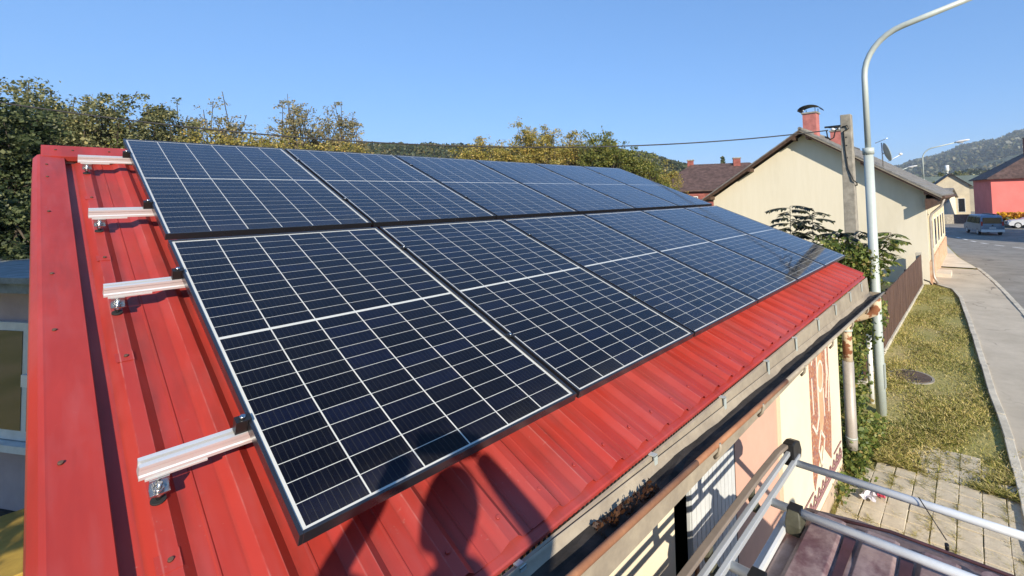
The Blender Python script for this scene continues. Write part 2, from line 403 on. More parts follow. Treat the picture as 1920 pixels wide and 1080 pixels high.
# ------------------------------------------------------------------ mesh helpers
class MB:
    def __init__(s): s.v = []; s.f = []; s.smooth = []
    def add(s, vs, fs, sm=False):
        o = len(s.v); s.v += [tuple(map(float, p)) for p in vs]
        s.f += [tuple(i + o for i in f) for f in fs]; s.smooth += [sm] * len(fs)
        return s
    def box(s, a, b, T=None):
        x0, y0, z0 = a; x1, y1, z1 = b
        vs = [(x0, y0, z0), (x1, y0, z0), (x1, y1, z0), (x0, y1, z0), (x0, y0, z1), (x1, y0, z1), (x1, y1, z1), (x0, y1, z1)]
        if T: vs = [T(*p) for p in vs]
        return s.add(vs, [(0, 3, 2, 1), (4, 5, 6, 7), (0, 1, 5, 4), (1, 2, 6, 5), (2, 3, 7, 6), (3, 0, 4, 7)])
    def prism(s, poly, axis, a, b, T=None):
        """poly in the two other axes (in x,y,z order), extruded along axis"""
        n = len(poly); vs = []
        for c in (a, b):
            for p, q in poly:
                w = [p, q]; w.insert(axis, c); vs.append(tuple(w))
        if T: vs = [T(*p) for p in vs]
        fs = [tuple(range(n))[::-1], tuple(range(n, 2 * n))] + [(i, (i + 1) % n, n + (i + 1) % n, n + i) for i in range(n)]
        return s.add(vs, fs)
    def sheet(s, poly, axis, a, b, T=None, sm=False):
        """open profile extruded"""
        n = len(poly); vs = []
        for c in (a, b):
            for p, q in poly:
                w = [p, q]; w.insert(axis, c); vs.append(tuple(w))
        if T: vs = [T(*p) for p in vs]
        return s.add(vs, [(i, i + 1, n + i + 1, n + i) for i in range(n - 1)], sm)
    def tube(s, pts, r, n=10, cap=True, sm=True):
        pts = [Vector(p) for p in pts]; k = len(pts)
        rs = r if isinstance(r, (list, tuple)) else [r] * k
        vs = []; prev = None
        for i, p in enumerate(pts):
            d = (pts[min(i + 1, k - 1)] - pts[max(i - 1, 0)]).normalized()
            if prev is None:
                u = d.cross(Vector((0, 0, 1)) if abs(d.z) < 0.9 else Vector((1, 0, 0))).normalized()
            else:
                u = (prev - d * prev.dot(d)).normalized()
            prev = u; w = d.cross(u)
            for j in range(n):
                a = 2 * math.pi * j / n
                vs.append(p + (u * math.cos(a) + w * math.sin(a)) * rs[i])
        fs = [(i * n + j, i * n + (j + 1) % n, (i + 1) * n + (j + 1) % n, (i + 1) * n + j) for i in range(k - 1) for j in range(n)]
        s.add(vs, fs, sm)
        if cap:
            o = len(s.v) - len(vs)
            s.f += [tuple(o + j for j in range(n))[::-1], tuple(o + (k - 1) * n + j for j in range(n))]; s.smooth += [False, False]
        return s
    def cyl(s, a, b, r, n=16, r2=None): return s.tube([a, b], [r, r if r2 is None else r2], n)
    def ball(s, c, r, n=10, m=6):
        rx, ry, rz = r if isinstance(r, (tuple, list)) else (r, r, r)
        vs = []
        for i in range(m + 1):
            t = math.pi * i / m
            for j in range(n):
                a = 2 * math.pi * j / n
                vs.append((c[0] + rx * math.sin(t) * math.cos(a), c[1] + ry * math.sin(t) * math.sin(a), c[2] + rz * math.cos(t)))
        return s.add(vs, [(i * n + j, (i + 1) * n + j, (i + 1) * n + (j + 1) % n, i * n + (j + 1) % n) for i in range(m) for j in range(n)], True)
    def loft(s, rings, closed=True, cap=True, sm=True):
        n = len(rings[0]); vs = [p for r in rings for p in r]
        fs = [(i * n + j, i * n + (j + 1) % n, (i + 1) * n + (j + 1) % n, (i + 1) * n + j) for i in range(len(rings) - 1) for j in range(n if closed else n - 1)]
        s.add(vs, fs, sm)
        if cap:
            o = len(s.v) - len(vs)
            s.f += [tuple(o + j for j in range(n))[::-1], tuple(o + (len(rings) - 1) * n + j for j in range(n))]; s.smooth += [False, False]
        return s

def org(o):
    v = Vector((0, 0, 0))
    while o is not None:
        v += o.location; o = o.parent
    return v

def build(mb, name, m, parent=None, local=False, kind=None, bevel=0.0, label=None):
    me = bpy.data.meshes.new(name)
    off = Vector((0, 0, 0)) if (local or parent is None) else org(parent)
    me.from_pydata([(p[0] - off.x, p[1] - off.y, p[2] - off.z) for p in mb.v], [], mb.f)
    me.materials.append(MT[m] if isinstance(m, str) else m)
    me.polygons.foreach_set('use_smooth', mb.smooth)
    me.update()
    o = bpy.data.objects.new(name, me); COL.objects.link(o)
    if parent: o.parent = parent
    if kind: o['kind'] = kind
    if label: o['label'] = label
    if bevel:
        md = o.modifiers.new('bevel', 'BEVEL'); md.width = bevel; md.segments = 2; md.limit_method = 'ANGLE'
    return o

def tag(o, label, cat, group=None, kind=None):
    o['label'] = label; o['category'] = cat
    if group: o['group'] = group
    if kind: o['kind'] = kind
    return o

def thing(name, label, cat, loc=(0, 0, 0), group=None, rot=(0, 0, 0)):
    o = bpy.data.objects.new(name, None); COL.objects.link(o)
    o.empty_display_size = 0.2
    o.location = loc; o.rotation_euler = rot
    return tag(o, label, cat, group)

def copy_tree(o, parent=None):
    c = o.copy(); COL.objects.link(c); c.parent = parent
    for ch in list(o.children): copy_tree(ch, c)
    return c

def np_mesh(name, V, F, m, parent=None, kind=None, local=False):
    """V (n,3) array, F (k,q) array of equal-sized faces"""
    off = np.zeros(3) if (local or parent is None) else np.array(org(parent))
    me = bpy.data.meshes.new(name)
    V = (np.asarray(V, dtype=np.float32) - off).astype(np.float32); F = np.asarray(F, dtype=np.int32)
    me.vertices.add(len(V)); me.vertices.foreach_set('co', V.ravel())
    me.loops.add(F.size); me.loops.foreach_set('vertex_index', F.ravel())
    me.polygons.add(len(F)); me.polygons.foreach_set('loop_start', np.arange(0, F.size, F.shape[1], dtype=np.int32))
    me.materials.append(MT[m] if isinstance(m, str) else m)
    me.update(calc_edges=True)
    o = bpy.data.objects.new(name, me); COL.objects.link(o)
    if parent: o.parent = parent
    if kind: o['kind'] = kind
    return o

rng = np.random.default_rng(7)
def leaves(C, size, flat=0.0, droop=0.0, jit=0.35):
    """diamond leaves with a fold, one per centre"""
    n = len(C)
    d = rng.normal(size=(n, 3)); d[:, 2] *= (1 - flat); d[:, 2] -= droop
    d /= np.linalg.norm(d, axis=1)[:, None] + 1e-9
    up = rng.normal(size=(n, 3)) * (1 - flat * 0.8); up[:, 2] += flat * 2
    w = np.cross(d, up); w /= np.linalg.norm(w, axis=1)[:, None] + 1e-9
    nn = np.cross(w, d)
    s = size * (1 + rng.normal(size=(n, 1)) * jit).clip(0.4, 2)
    L = d * s; Wd = w * s * 0.36; fold = nn * s * 0.10
    V = np.stack([C - L * .5, C + Wd + fold - L * .02, C + L * .5 - fold * .6, C - Wd + fold - L * .02], 1).reshape(-1, 3)
    F = np.arange(4 * n).reshape(-1, 4)
    return V, F

def zg(x): return 0.0 if x < 10 else max(-0.014 * (x - 10), -0.77)

# ------------------------------------------------------------------ the ground, road, pavement
def strip(name, xs, left, right_, dz, m, sub=1, kind='structure'):
    """ground-following sheet between two y curves"""
    mb = MB(); vs = []; n = 4
    for x, a, b in zip(xs, left, right_):
        for j in range(n + 1): vs.append((x, a + (b - a) * j / n, zg(x) + dz))
    k = n + 1
    mb.add(vs, [(i * k + j, i * k + j + 1, (i + 1) * k + j + 1, (i + 1) * k + j) for i in range(len(xs) - 1) for j in range(n)])
    o = build(mb, name, m)
    if kind: o['kind'] = kind
    return o

gx = [-3500, -200, -40, 0, 10, 25, 45, 65, 120, 300, 900, 3500]
strip('ground', gx, [4500] * len(gx), [-4500] * len(gx), 0.0, 'ground')

def lerp_curve(pts, x):
    for (x0, y0), (x1, y1) in zip(pts, pts[1:]):
        if x <= x1: return y0 + (y1 - y0) * (x - x0) / (x1 - x0)
    return pts[-1][1]
GRASS_KERB = [(-20, -0.55), (6.0, -0.34), (8.96, -0.22), (10.44, -0.09), (12.91, 0.05), (17.62, 0.36), (20.5, 0.56), (22.13, 0.85), (22.9, 1.35), (23.4, 1.55), (60, 1.55)]
ROAD_KERB = [(-20, -2.0), (5, -1.85), (12, -1.45), (18.56, -1.02), (22.99, -0.69), (26, -0.38), (29.33, 0.0), (34.03, 0.84), (41.0, 1.59), (48.75, 2.3), (62, 3.8)]
def smooth_curve(pts, xs):
    ys = [lerp_curve(pts, x) for x in xs]
    for _ in range(2): ys = [ys[0]] + [(ys[i - 1] + 2 * ys[i] + ys[i + 1]) / 4 for i in range(1, len(ys) - 1)] + [ys[-1]]
    return ys
xs = [-20 + i * 0.75 for i in range(int(82 / 0.75) + 1)]
rk = smooth_curve(ROAD_KERB, xs); gk = [lerp_curve(GRASS_KERB, x) for x in xs]
# road: everything right of the road kerb, and the wide junction further on
strip('road', xs, [y - 0.05 for y in rk], [y - 11.5 for y in rk], 0.004, 'asphalt')
strip('side_road', [62, 64, 90, 130, 260], [14, 14, 14, 12, 10], [-26, -26, -9, -7, -7], 0.002, 'asphalt')
strip('pavement', [x for x in xs if x < 29.4], [y for x, y in zip(xs, gk) if x < 29.4], [y + 0.06 for x, y in zip(xs, rk) if x < 29.4], 0.05, 'pavement')
px = [29.25, 30, 31.5, 33, 34.5, 36, 38, 41, 44, 48]
strip('pale_pavement', px, [1.55] * 5 + [1.75, 1.95, 2.4, 2.8, 3.0], [lerp_curve(ROAD_KERB, x) + 0.06 if x < 35.9 else min(lerp_curve(ROAD_KERB, x) + 0.06, 2.9) for x in px], 0.058, 'pave_light')

def kerb_run(name, pts, w, h, step, m, stones=True):
    root = bpy.data.objects.new(name, None); COL.objects.link(root); root['kind'] = 'structure'
    x = pts[0][0]; i = 0
    rnd = random.Random(3)
    while x < pts[-1][0] - 0.05:
        x1 = min(x + step, pts[-1][0])
        y0, y1 = lerp_curve(pts, x + .006), lerp_curve(pts, x1 - .006)
        mb = MB()
        hh = h + rnd.uniform(-.006, .006); jy = rnd.uniform(-.006, .006)
        mb.prism([(x + .006, y0 - w / 2 + jy), (x1 - .006, y1 - w / 2 + jy), (x1 - .006, y1 + w / 2 + jy), (x + .006, y0 + w / 2 + jy)], 2, zg(x) - .05, zg(x) + hh)
        build(mb, 'kerb_stone', m, root, bevel=0.008)
        x = x1; i += 1
    return root
kerb_run('grass_kerb', [(5.0, -0.40)] + [p for p in GRASS_KERB if 6 <= p[0] < 23], 0.11, 0.075, 0.9, 'kerb')
kerb_run('road_kerb', [(x, y) for x, y in zip(xs, rk) if 6 < x < 30.2], 0.14, 0.065, 1.0, 'kerb')

# road markings: the dashed line of the bend
mk = bpy.data.objects.new('road_markings', None); COL.objects.link(mk); mk['kind'] = 'structure'
dash = [(52.6, 1.45), (50.7, 0.95), (48.6, 0.42), (46.7, -0.22), (45.0, -1.05), (43.6, -2.0), (42.2, -3.0)]
for (x, y), (x2, y2) in zip(dash, dash[1:]):
    d = Vector((x2 - x, y2 - y, 0)); L = d.length; d.normalize(); n = Vector((-d.y, d.x, 0)) * 0.11
    a = Vector((x, y, 0)); b = a + d * L * 0.55
    mb = MB().add([(p.x, p.y, zg(p.x) + .009) for p in (a - n, b - n, b + n, a + n)], [(0, 1, 2, 3)])
    build(mb, 'dash', 'line', mk)
for k in range(4):
    x = 60.5 + k * 1.5; y = 2.3 + k * .75
    build(MB().add([(x, y - .1, zg(x) + .009), (x + .8, y + .3, zg(x + .8) + .009), (x + .8, y + .5, zg(x + .8) + .009), (x, y + .1, zg(x) + .009)], [(0, 1, 2, 3)]), 'dash', 'line', mk)
# repaired patch with an iron cover
patch = build(MB().add([(24.6, -1.75, zg(24.6) + .008), (24.9, -3.4, zg(24.9) + .008), (28.0, -3.4, zg(28) + .008), (27.6, -1.45, zg(27.6) + .008)], [(0, 1, 2, 3)]), 'road_patch', 'asphalt_new')
patch['kind'] = 'structure'

def manhole(name, c, r, label):
    t = thing(name, label, 'manhole cover', c)
    mb = MB().cyl((c[0], c[1], c[2] + .002), (c[0], c[1], c[2] + .03), r, 32); build(mb, 'cover', 'iron', t, bevel=.004)
    ring = MB()
    ri = []
    for rr, z in ((r + .015, .002), (r + .015, .022), (r + .06, .022), (r + .06, .0)):
        ri.append([(c[0] + rr * math.cos(a), c[1] + rr * math.sin(a), c[2] + z) for a in [2 * math.pi * j / 36 for j in range(36)]])
    ring.loft(ri, cap=False, sm=False); build(ring, 'rim', 'concrete', t)
    for a in (0.6, 3.7):
        build(MB().cyl((c[0] + r * .6 * math.cos(a), c[1] + r * .6 * math.sin(a), c[2] + .03), (c[0] + r * .6 * math.cos(a), c[1] + r * .6 * math.sin(a), c[2] + .036), .03, 10), 'lifting_hole', 'black_plastic', t)
manhole('manhole_cover', (10.72, 1.17, zg(10.7)), 0.33, 'rusty round manhole cover set in the grass strip')
manhole('manhole_cover', (26.3, -2.65, zg(26.3) + .006), 0.33, 'dark round manhole cover in the pale patch on the road')

# paving slabs in front of the workshop end, each one laid by hand
pav = bpy.data.objects.new('slab_paving', None); COL.objects.link(pav); pav['kind'] = 'structure'
rnd = random.Random(11)
sm = MB().box((-.109, -.109, 0), (.109, .109, .05))
slab0 = None
for i in range(23):
    for j in range(8):
        x = 2.75 + i * 0.226; y = -0.24 + j * 0.226
        if x > 7.75 - 0.35 * math.sin(j * 1.3) * .6 and rnd.random() < .8: continue
        if y > 1.30 and x > 6.6: continue
        if slab0 is None:
            o = slab0 = build(sm, 'slab', 'slab', pav, local=True, bevel=.006)
        else:
            o = slab0.copy(); COL.objects.link(o)
        o.location = (x + rnd.uniform(-.004, .004), y + rnd.uniform(-.004, .004), -.028 + rnd.uniform(-.006, .006))
        o.rotation_euler = (rnd.uniform(-.022, .022), rnd.uniform(-.022, .022), rnd.uniform(-.02, .02))

# ------------------------------------------------------------------ the workshop with the red roof
TILT = 0.3576516
ct, st_ = math.cos(TILT), math.sin(TILT)
def RW(u, v, n): return (u, 5.10187 - v * ct - n * st_, 4.31455 - v * st_ + n * ct)
WY = 1.52           # front wall face
ws = thing('workshop_building', 'low cream workshop with a red profiled metal roof carrying the solar panels', 'building', (3.0, 3.4, 0))
X0, X1 = -0.30, 6.28
YB = 5.30
def wall_top(y): # underside of roof at y
    v = (5.10187 - y + 0.185 * st_) / ct
    return RW(0, v, -0.215)[2]
# front wall in pieces around the door opening
DX0, DX1, DZ = 2.03, 2.90, 2.12
ZT = wall_top(WY)
fw = MB()
fw.box((X0, WY, -.1), (DX0, WY + .25, ZT)); fw.box((DX1, WY, -.1), (X1, WY + .25, ZT)); fw.box((DX0, WY + .001, DZ), (DX1, WY + .249, ZT))
build(fw, 'front_wall', 'cream', ws)
for nm, xa, xb in (('end_wall', X0, X0 + .25), ('end_wall', X1 - .25, X1)):
    build(MB().prism([(WY + .252, -.1), (YB - .252, -.1), (YB - .252, wall_top(YB - .25)), (WY + .252, wall_top(WY + .25))], 0, xa, xb), nm, 'cream', ws)
build(MB().box((X0, YB - .25, -.1), (X1, YB, wall_top(YB))), 'rear_wall', 'cream', ws)
build(MB().box((X0 + .25, WY + .25, -.05), (X1 - .25, YB - .25, .01)), 'inner_floor', 'dark', ws)
build(MB().box((X0 + .26, WY + .9, .02), (X1 - .26, WY + .93, 2.6)), 'inner_partition', 'dark', ws)
# painted wall fields
build(MB().box((2.92, WY - .006, .42), (3.86, WY, 2.4)), 'salmon_field', 'pink_wall', ws)
build(MB().box((3.86, WY - .04, .0), (4.19, WY, 2.42)), 'pilaster', 'cream', ws)
build(MB().box((X0, WY - .012, -.05), (DX0 - .02, WY, .40)), 'plinth', 'plinth', ws)
build(MB().box((4.19, WY - .012, -.05), (X1 + .008, WY, .20)), 'plinth', 'plinth', ws)
# mosaic panel: brown field, white zigzag outlines, diamond, ring, plum border
def wallpoly(name, pts, m, d): build(MB().prism([(x, z) for x, z in pts], 1, WY - d, WY - .0005), name, m, ws)
wallpoly('mosaic_panel', [(4.93, .62), (4.93, 2.28), (5.74, 2.34), (5.76, .98), (5.70, .52), (5.30, .86), (4.97, .50)][::-1], 'mosaic', .008)
def zig(name, pts, w, m='tess_white', d=.012):
    mb = MB()
    for (x0, z0), (x1, z1) in zip(pts, pts[1:]):
        dx, dz = x1 - x0, z1 - z0; L = math.hypot(dx, dz); nx, nz = -dz / L * w / 2, dx / L * w / 2
        mb.prism([(x0 - nx, z0 - nz), (x1 - nx, z1 - nz), (x1 + nx, z1 + nz), (x0 + nx, z0 + nz)], 1, WY - d, WY - .008)
    build(mb, name, m, ws)
zig('mosaic_line', [(5.66, 2.2), (5.64, 1.7), (5.70, 1.45), (5.66, 1.1)], .03)
zig('mosaic_line', [(4.99, 1.70), (5.02, 1.30)], .03)
zig('mosaic_line', [(5.44, 1.45), (5.46, 1.12)], .03, d=.013)
zig('mosaic_line', [(5.00, 1.84), (5.08, 1.95), (5.13, 2.25)], .03)
zig('mosaic_line', [(5.20, 2.25), (5.22, 1.20), (5.10, 1.06), (4.96, 1.20)], .035, d=.014)
zig('mosaic_line', [(5.50, 2.25), (5.52, 2.0), (5.60, 2.12), (5.62, 1.55), (5.55, 1.30)], .035)
zig('mosaic_line', [(5.27, .62), (5.16, .86), (5.27, 1.02), (5.42, .88), (5.27, .62)], .035, d=.013)
zig('mosaic_ring', [(5.34 + .12 * math.cos(a), 1.62 + .17 * math.sin(a)) for a in [i * math.pi / 6 for i in range(13)]], .03)
wallpoly('mosaic_rust_field', [(5.24, 1.05), (5.26, 2.22), (5.44, 2.24), (5.42, 1.08), (5.33, .95)][::-1], 'orange_plinth', .0095)
zig('mosaic_border', [(4.30, .34), (6.20, .34)], .05, 'tess_plum'); zig('mosaic_border', [(4.30, .52), (4.9, .52)], .02, 'tess_plum'); zig('mosaic_border', [(5.82, .52), (6.20, .52)], .02, 'tess_plum')
for k in range(11):
    x = 4.36 + k * .17
    zig('mosaic_leaf', [(x, .365), (x + .07, .46), (x + .14, .37)], .035, 'tess_plum', .011)
build(MB().box((0.78, WY - .008, 1.55), (1.18, WY - .0005, 2.30)), 'mosaic_patch', 'mosaic2', ws)
build(MB().box((0.02, WY - .008, 1.55), (.42, WY - .0005, 2.30)), 'mosaic_patch', 'mosaic2', ws)
# door leaf of vertical boards, standing slightly inside, left half open
door = build(MB().box((2.215, WY - .004, .02), (2.885, WY + .02, 2.16)), 'door', 'door_grey', ws)
for k in range(11):
    xa = 2.219 + k * .0606
    build(MB().box((xa, WY - .018, .03), (xa + .0535, WY - .004, 2.15)), 'door_board', 'door_grey', door)
build(MB().box((2.23, WY - .034, 1.30), (2.265, WY - .018, 1.42)), 'latch', 'rust', door)
build(MB().box((2.235, WY - .05, 1.22), (2.27, WY - .028, 1.285)), 'padlock', 'steel', door)
build(MB().box((2.887, WY - .012, .0), (2.903, WY + .06, 2.12)), 'door_frame', 'dark', ws)
build(MB().box((2.03, WY + .16, 1.02), (2.06, WY + .20, 1.10)), 'green_tape', 'green_tag', ws)

# roof sheets: trapezoid ribs, every sheet its own part, each lapping the next
PITCH = 0.182
SHEET_W = PITCH * 5
prof1 = [(0.0, -.175), (.027, -.150), (.062, -.150), (.088, -.175), (.122, -.175), (.1255, -.1715), (.1295, -.1715), (.133, -.175)]
VTOP, VEAVE = 0.02, 4.236
rib0 = -0.244
def sheet_profile(u0, nrib, lap):
    p = [(u0 - lap, -.175)] if lap else []
    for k in range(nrib):
        p += [(u0 + k * PITCH + a, b) for a, b in prof1]
    return p
seam = rib0 - PITCH
k = 0
while seam < 6.35:
    nr = 5 if k else 6
    p = sheet_profile(seam, nr, 0)
    endu = seam + nr * PITCH
    if endu > 6.36: endu = 6.36; p = [q for q in p if q[0] < 6.35] + [(6.36, -.175)]
    else: p += [(endu + .002, -.172), (endu + .029, -.147), (endu + .062, -.147), (endu + .075, -.158)]
    mb = MB(); nseg = 14; m_ = len(p); vs = []
    rr = random.Random(k)
    for lay in (0.0, -.0016):
        for i in range(nseg + 1):
            v = VTOP + (VEAVE + (.004 * (k % 3)) - VTOP) * i / nseg
            for (a, b) in p: vs.append(RW(a, v, b + lay + .0012 * math.sin(v * 2.3 + a * 5 + k)))
    n1 = (nseg + 1) * m_
    fs = [(i * m_ + j, (i + 1) * m_ + j, (i + 1) * m_ + j + 1, i * m_ + j + 1) for i in range(nseg) for j in range(m_ - 1)]
    fs += [tuple(n1 + q for q in f[::-1]) for f in fs]
    fs += [(nseg * m_ + j, n1 + nseg * m_ + j, n1 + nseg * m_ + j + 1, nseg * m_ + j + 1) for j in range(m_ - 1)]
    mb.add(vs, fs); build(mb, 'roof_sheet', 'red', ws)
    seam = seam + nr * PITCH; k += 1
# screws and little patched plates on the ribs
for (u, v) in [(-.201, .95), (-.201, 1.86), (-.201, 2.78), (-.201, 3.75)]:
    pl_ = build(MB().box((u - .028, -v - .03, -.1495), (u + .020, -v + .03, -.1475), lambda a, b, c: RW(a, -b, c)), 'screw_plate', 'red', ws)
    build(MB().cyl(RW(u, v, -.1475), RW(u, v, -.141), .006, 8), 'screw', 'brown_wood', pl_)
for kk in range(34):
    u = rib0 + .045 + kk * PITCH
    if u > .1 and u < 6.3: build(MB().cyl(RW(u, 4.15, -.150), RW(u, 4.15, -.144), .007, 8), 'screw', 'red', ws)
# verge cap on the near edge
T = lambda a, b, c: RW(a, -b, c)
vp = [(-.286, -.172), (-.290, -.128), (-.292, -.125), (-.395, -.120), (-.400, -.1195), (-.412, -.124), (-.430, -.150), (-.433, -.300), (-.428, -.300), (-.425, -.152), (-.409, -.128), (-.398, -.1235), (-.294, -.129), (-.2885, -.172)]
mb = MB(); vv = []; nseg = 10
for i in range(nseg + 1):
    v = .115 + (4.245 - .115) * i / nseg
    vv.append([RW(a, v, b + .0015 * math.sin(v * 3.1 + a * 30)) for a, b in vp])
mb.loft(vv, sm=False); vg = build(mb, 'verge_cap', 'red_trim', ws)
for v in (.35, .62, 1.25, 2.05, 2.55, 3.3, 3.9):
    build(MB().cyl(RW(-.372, v, -.1215), RW(-.372, v, -.1145), .006, 8), 'screw', 'brown_wood', vg)
# right-hand verge cap
mb = MB().prism([(6.355, -.172), (6.36, -.135), (6.45, -.135), (6.455, -.28), (6.45, -.28), (6.446, -.14), (6.364, -.140), (6.36, -.172)], 0, 0, 1)
mb = MB()
mb.loft([[RW(a, v, b) for a, b in [(6.335, -.168), (6.340, -.142), (6.372, -.142), (6.374, -.25), (6.370, -.25), (6.368, -.146), (6.344, -.146), (6.339, -.168)]] for v in (.1, 4.24)], sm=False)
build(mb, 'verge_cap', 'red_trim', ws)
# ridge cap with its folded lip and dark filler gaps under it
rp_ = [(.150, -.150), (.152, -.118), (.146, -.116), (-.080, -.102), (-.092, -.106), (-.094, -.300), (-.090, -.300), (-.088, -.110), (-.080, -.107), (.144, -.121), (.147, -.150)]
mb = MB().loft([[RW(u, v, n) for v, n in rp_] for u in (-.395, 1.2, 3.0, 4.8, 6.36)], sm=False)
rc = build(mb, 'ridge_cap', 'red_trim', ws)
for u in (-.33, -.25, -.07, .2, .6, 1.4): build(MB().cyl(RW(u, .02, -.110), RW(u, .02, -.102), .006, 8), 'screw', 'brown_wood', rc)
build(MB().box((-.28, -.10, -.173), (6.35, -.02, -.124), T), 'ridge_filler', 'dark', ws)
# eave: red fascia strip, bird comb, grey apron, gutter
build(MB().loft([[RW(u, v, n) for v, n in [(4.15, -.178), (4.264, -.180), (4.270, -.183), (4.272, -.198), (4.268, -.198), (4.265, -.186), (4.15, -.183)]] for u in (-.39, 2, 4.2, 6.36)], sm=False), 'eave_flashing', 'red_trim', ws)
cb = MB()
u = -.35
while u < 3.4:
    a = RW(u, 4.272, -.200); cb.box((u, a[1] - .0035, a[2] - .022), (u + .011, a[1] - .001, a[2] + .004)); u += .024
build(cb, 'bird_comb', 'black_plastic', ws, kind='stuff')
ey, ez = RW(0, 4.272, -.198)[1:]
def gz_(x): return 2.668 - .034 * max(0, x + .3)
ap = MB().loft([[(x, y, z) for y, z in [(ey - .006, ez - .003), (ey - .016, ez - .006), (ey - .030, ez - .16), (ey - .030, 2.34), (ey - .026, 2.34), (ey - .026, ez - .16), (ey - .012, ez - .008), (ey - .006, ez - .007)]] for x in (-.36, 3, 6.42)], sm=False)
build(ap, 'gutter_apron', 'gutter_beige', ws)
GYc = ey - .028 - .078
def gut_ring(x, r, n=14):
    return [(x, GYc + r * math.cos(a), gz_(x) + r * .72 * math.sin(a)) for a in [-math.pi * i / n for i in range(n + 1)]]
rings = []
for i in range(13):
    x = -.36 + 6.86 * i / 12
    rings.append(gut_ring(x, .078) + gut_ring(x, .0755)[::-1])
gut = build(MB().loft(rings, sm=True), 'gutter', 'gutter_beige', ws)
for (xa, xb, mm) in ((-.36, 1.35, 'rust'), (1.35, 2.55, 'rust'), (2.55, 6.5, 'gutter_beige')):
    build(MB().tube([(x, GYc - .082, gz_(x) + .004) for x in (xa, (xa + xb) / 2, xb)], .0135, 10), 'gutter_bead', mm, gut)
build(MB().add(gut_ring(6.5, .078), [tuple(range(15))]), 'gutter_end', 'gutter_beige', gut)
# old dirt lying in the trough
mb = MB(); rr = random.Random(5); rows = []
for i in range(60):
    x = -.3 + 6.7 * i / 59
    lvl = .030 + .005 * math.sin(i * .9) + rr.uniform(-.003, .003)
    half = math.sqrt(max(.0001, .075 ** 2 - (.075 - lvl) ** 2))
    rows.append([(x, GYc + half * q, gz_(x) - .054 + lvl * .6 + (rr.uniform(-.006, .006) if abs(q) < .9 else 0)) for q in (-1, -.5, 0, .5, 1)])
vs = [p for r_ in rows for p in r_]
build(MB().add(vs, [(i * 5 + j, (i + 1) * 5 + j, (i + 1) * 5 + j + 1, i * 5 + j + 1) for i in range(59) for j in range(4)]), 'gutter_silt', 'gutter_dirt', gut)
Cn = np.stack([rng.uniform(.80, 1.15, 130), GYc + rng.uniform(-.028, .03, 130), 2.642 + rng.uniform(-.008, .02, 130)], 1)
Cn[:, 2] -= .033 * (Cn[:, 0] + .3)
V, F = leaves(Cn, .020); np_mesh('fallen_leaves', V, F, leaf_mat('dead_leaves', [(0, (.05, .02, .01)), (1, (.16, .07, .03))]), gut, 'stuff')
# brackets hooked over apron and bead
for x in (.52, 1.27, 1.98, 2.67, 3.29, 3.95, 4.6, 5.3, 5.95):
    b_ = MB()
    b_.box((x - .012, ey - .036, ez - .10), (x + .012, ey - .0305, ez + .0))
    b_.box((x - .012, ey - .036, ez - .003), (x + .012, ey - .002, ez + .002))
    build(b_, 'gutter_bracket', 'galv', ws)
for x in (.42, 1.55, 2.1, 2.9, 3.7, 4.5, 5.3):
    build(MB().tube([(x, GYc - .094 + .012 * 0, gz_(x) + .012), (x, GYc - .097, gz_(x) - .004), (x, GYc - .090, gz_(x) - .035), (x + .0, GYc - .066, gz_(x) - .062)], .0085, 6), 'gutter_hook', 'gutter_beige', ws)
# downpipe with its swan neck, flaking paint on top and zinc sleeve below
PX, PY = 6.47, 1.44
gz6 = gz_(6.4)
neck = [(6.40, GYc, gz6 - .06), (6.41, GYc, gz6 - .17), (6.42, GYc + .03, gz6 - .24), (6.44, GYc + .16, gz6 - .31), (6.46, PY - .07, gz6 - .37), (PX, PY - .01, gz6 - .44), (PX, PY, gz6 - .54), (PX, PY, 1.46)]
dp = build(MB().tube(neck, .062, 16), 'downpipe', 'pipe', ws)
build(MB().tube([(PX, PY, 1.49), (PX, PY, .42), (PX, PY, .33)], [.072, .072, .070], 16), 'pipe_sleeve', 'pipe_grey', dp)
for z in (1.9, .48): build(MB().tube([(PX, PY, z - .012), (PX, PY, z + .012)], .076, 16), 'pipe_clamp', 'galv', dp)

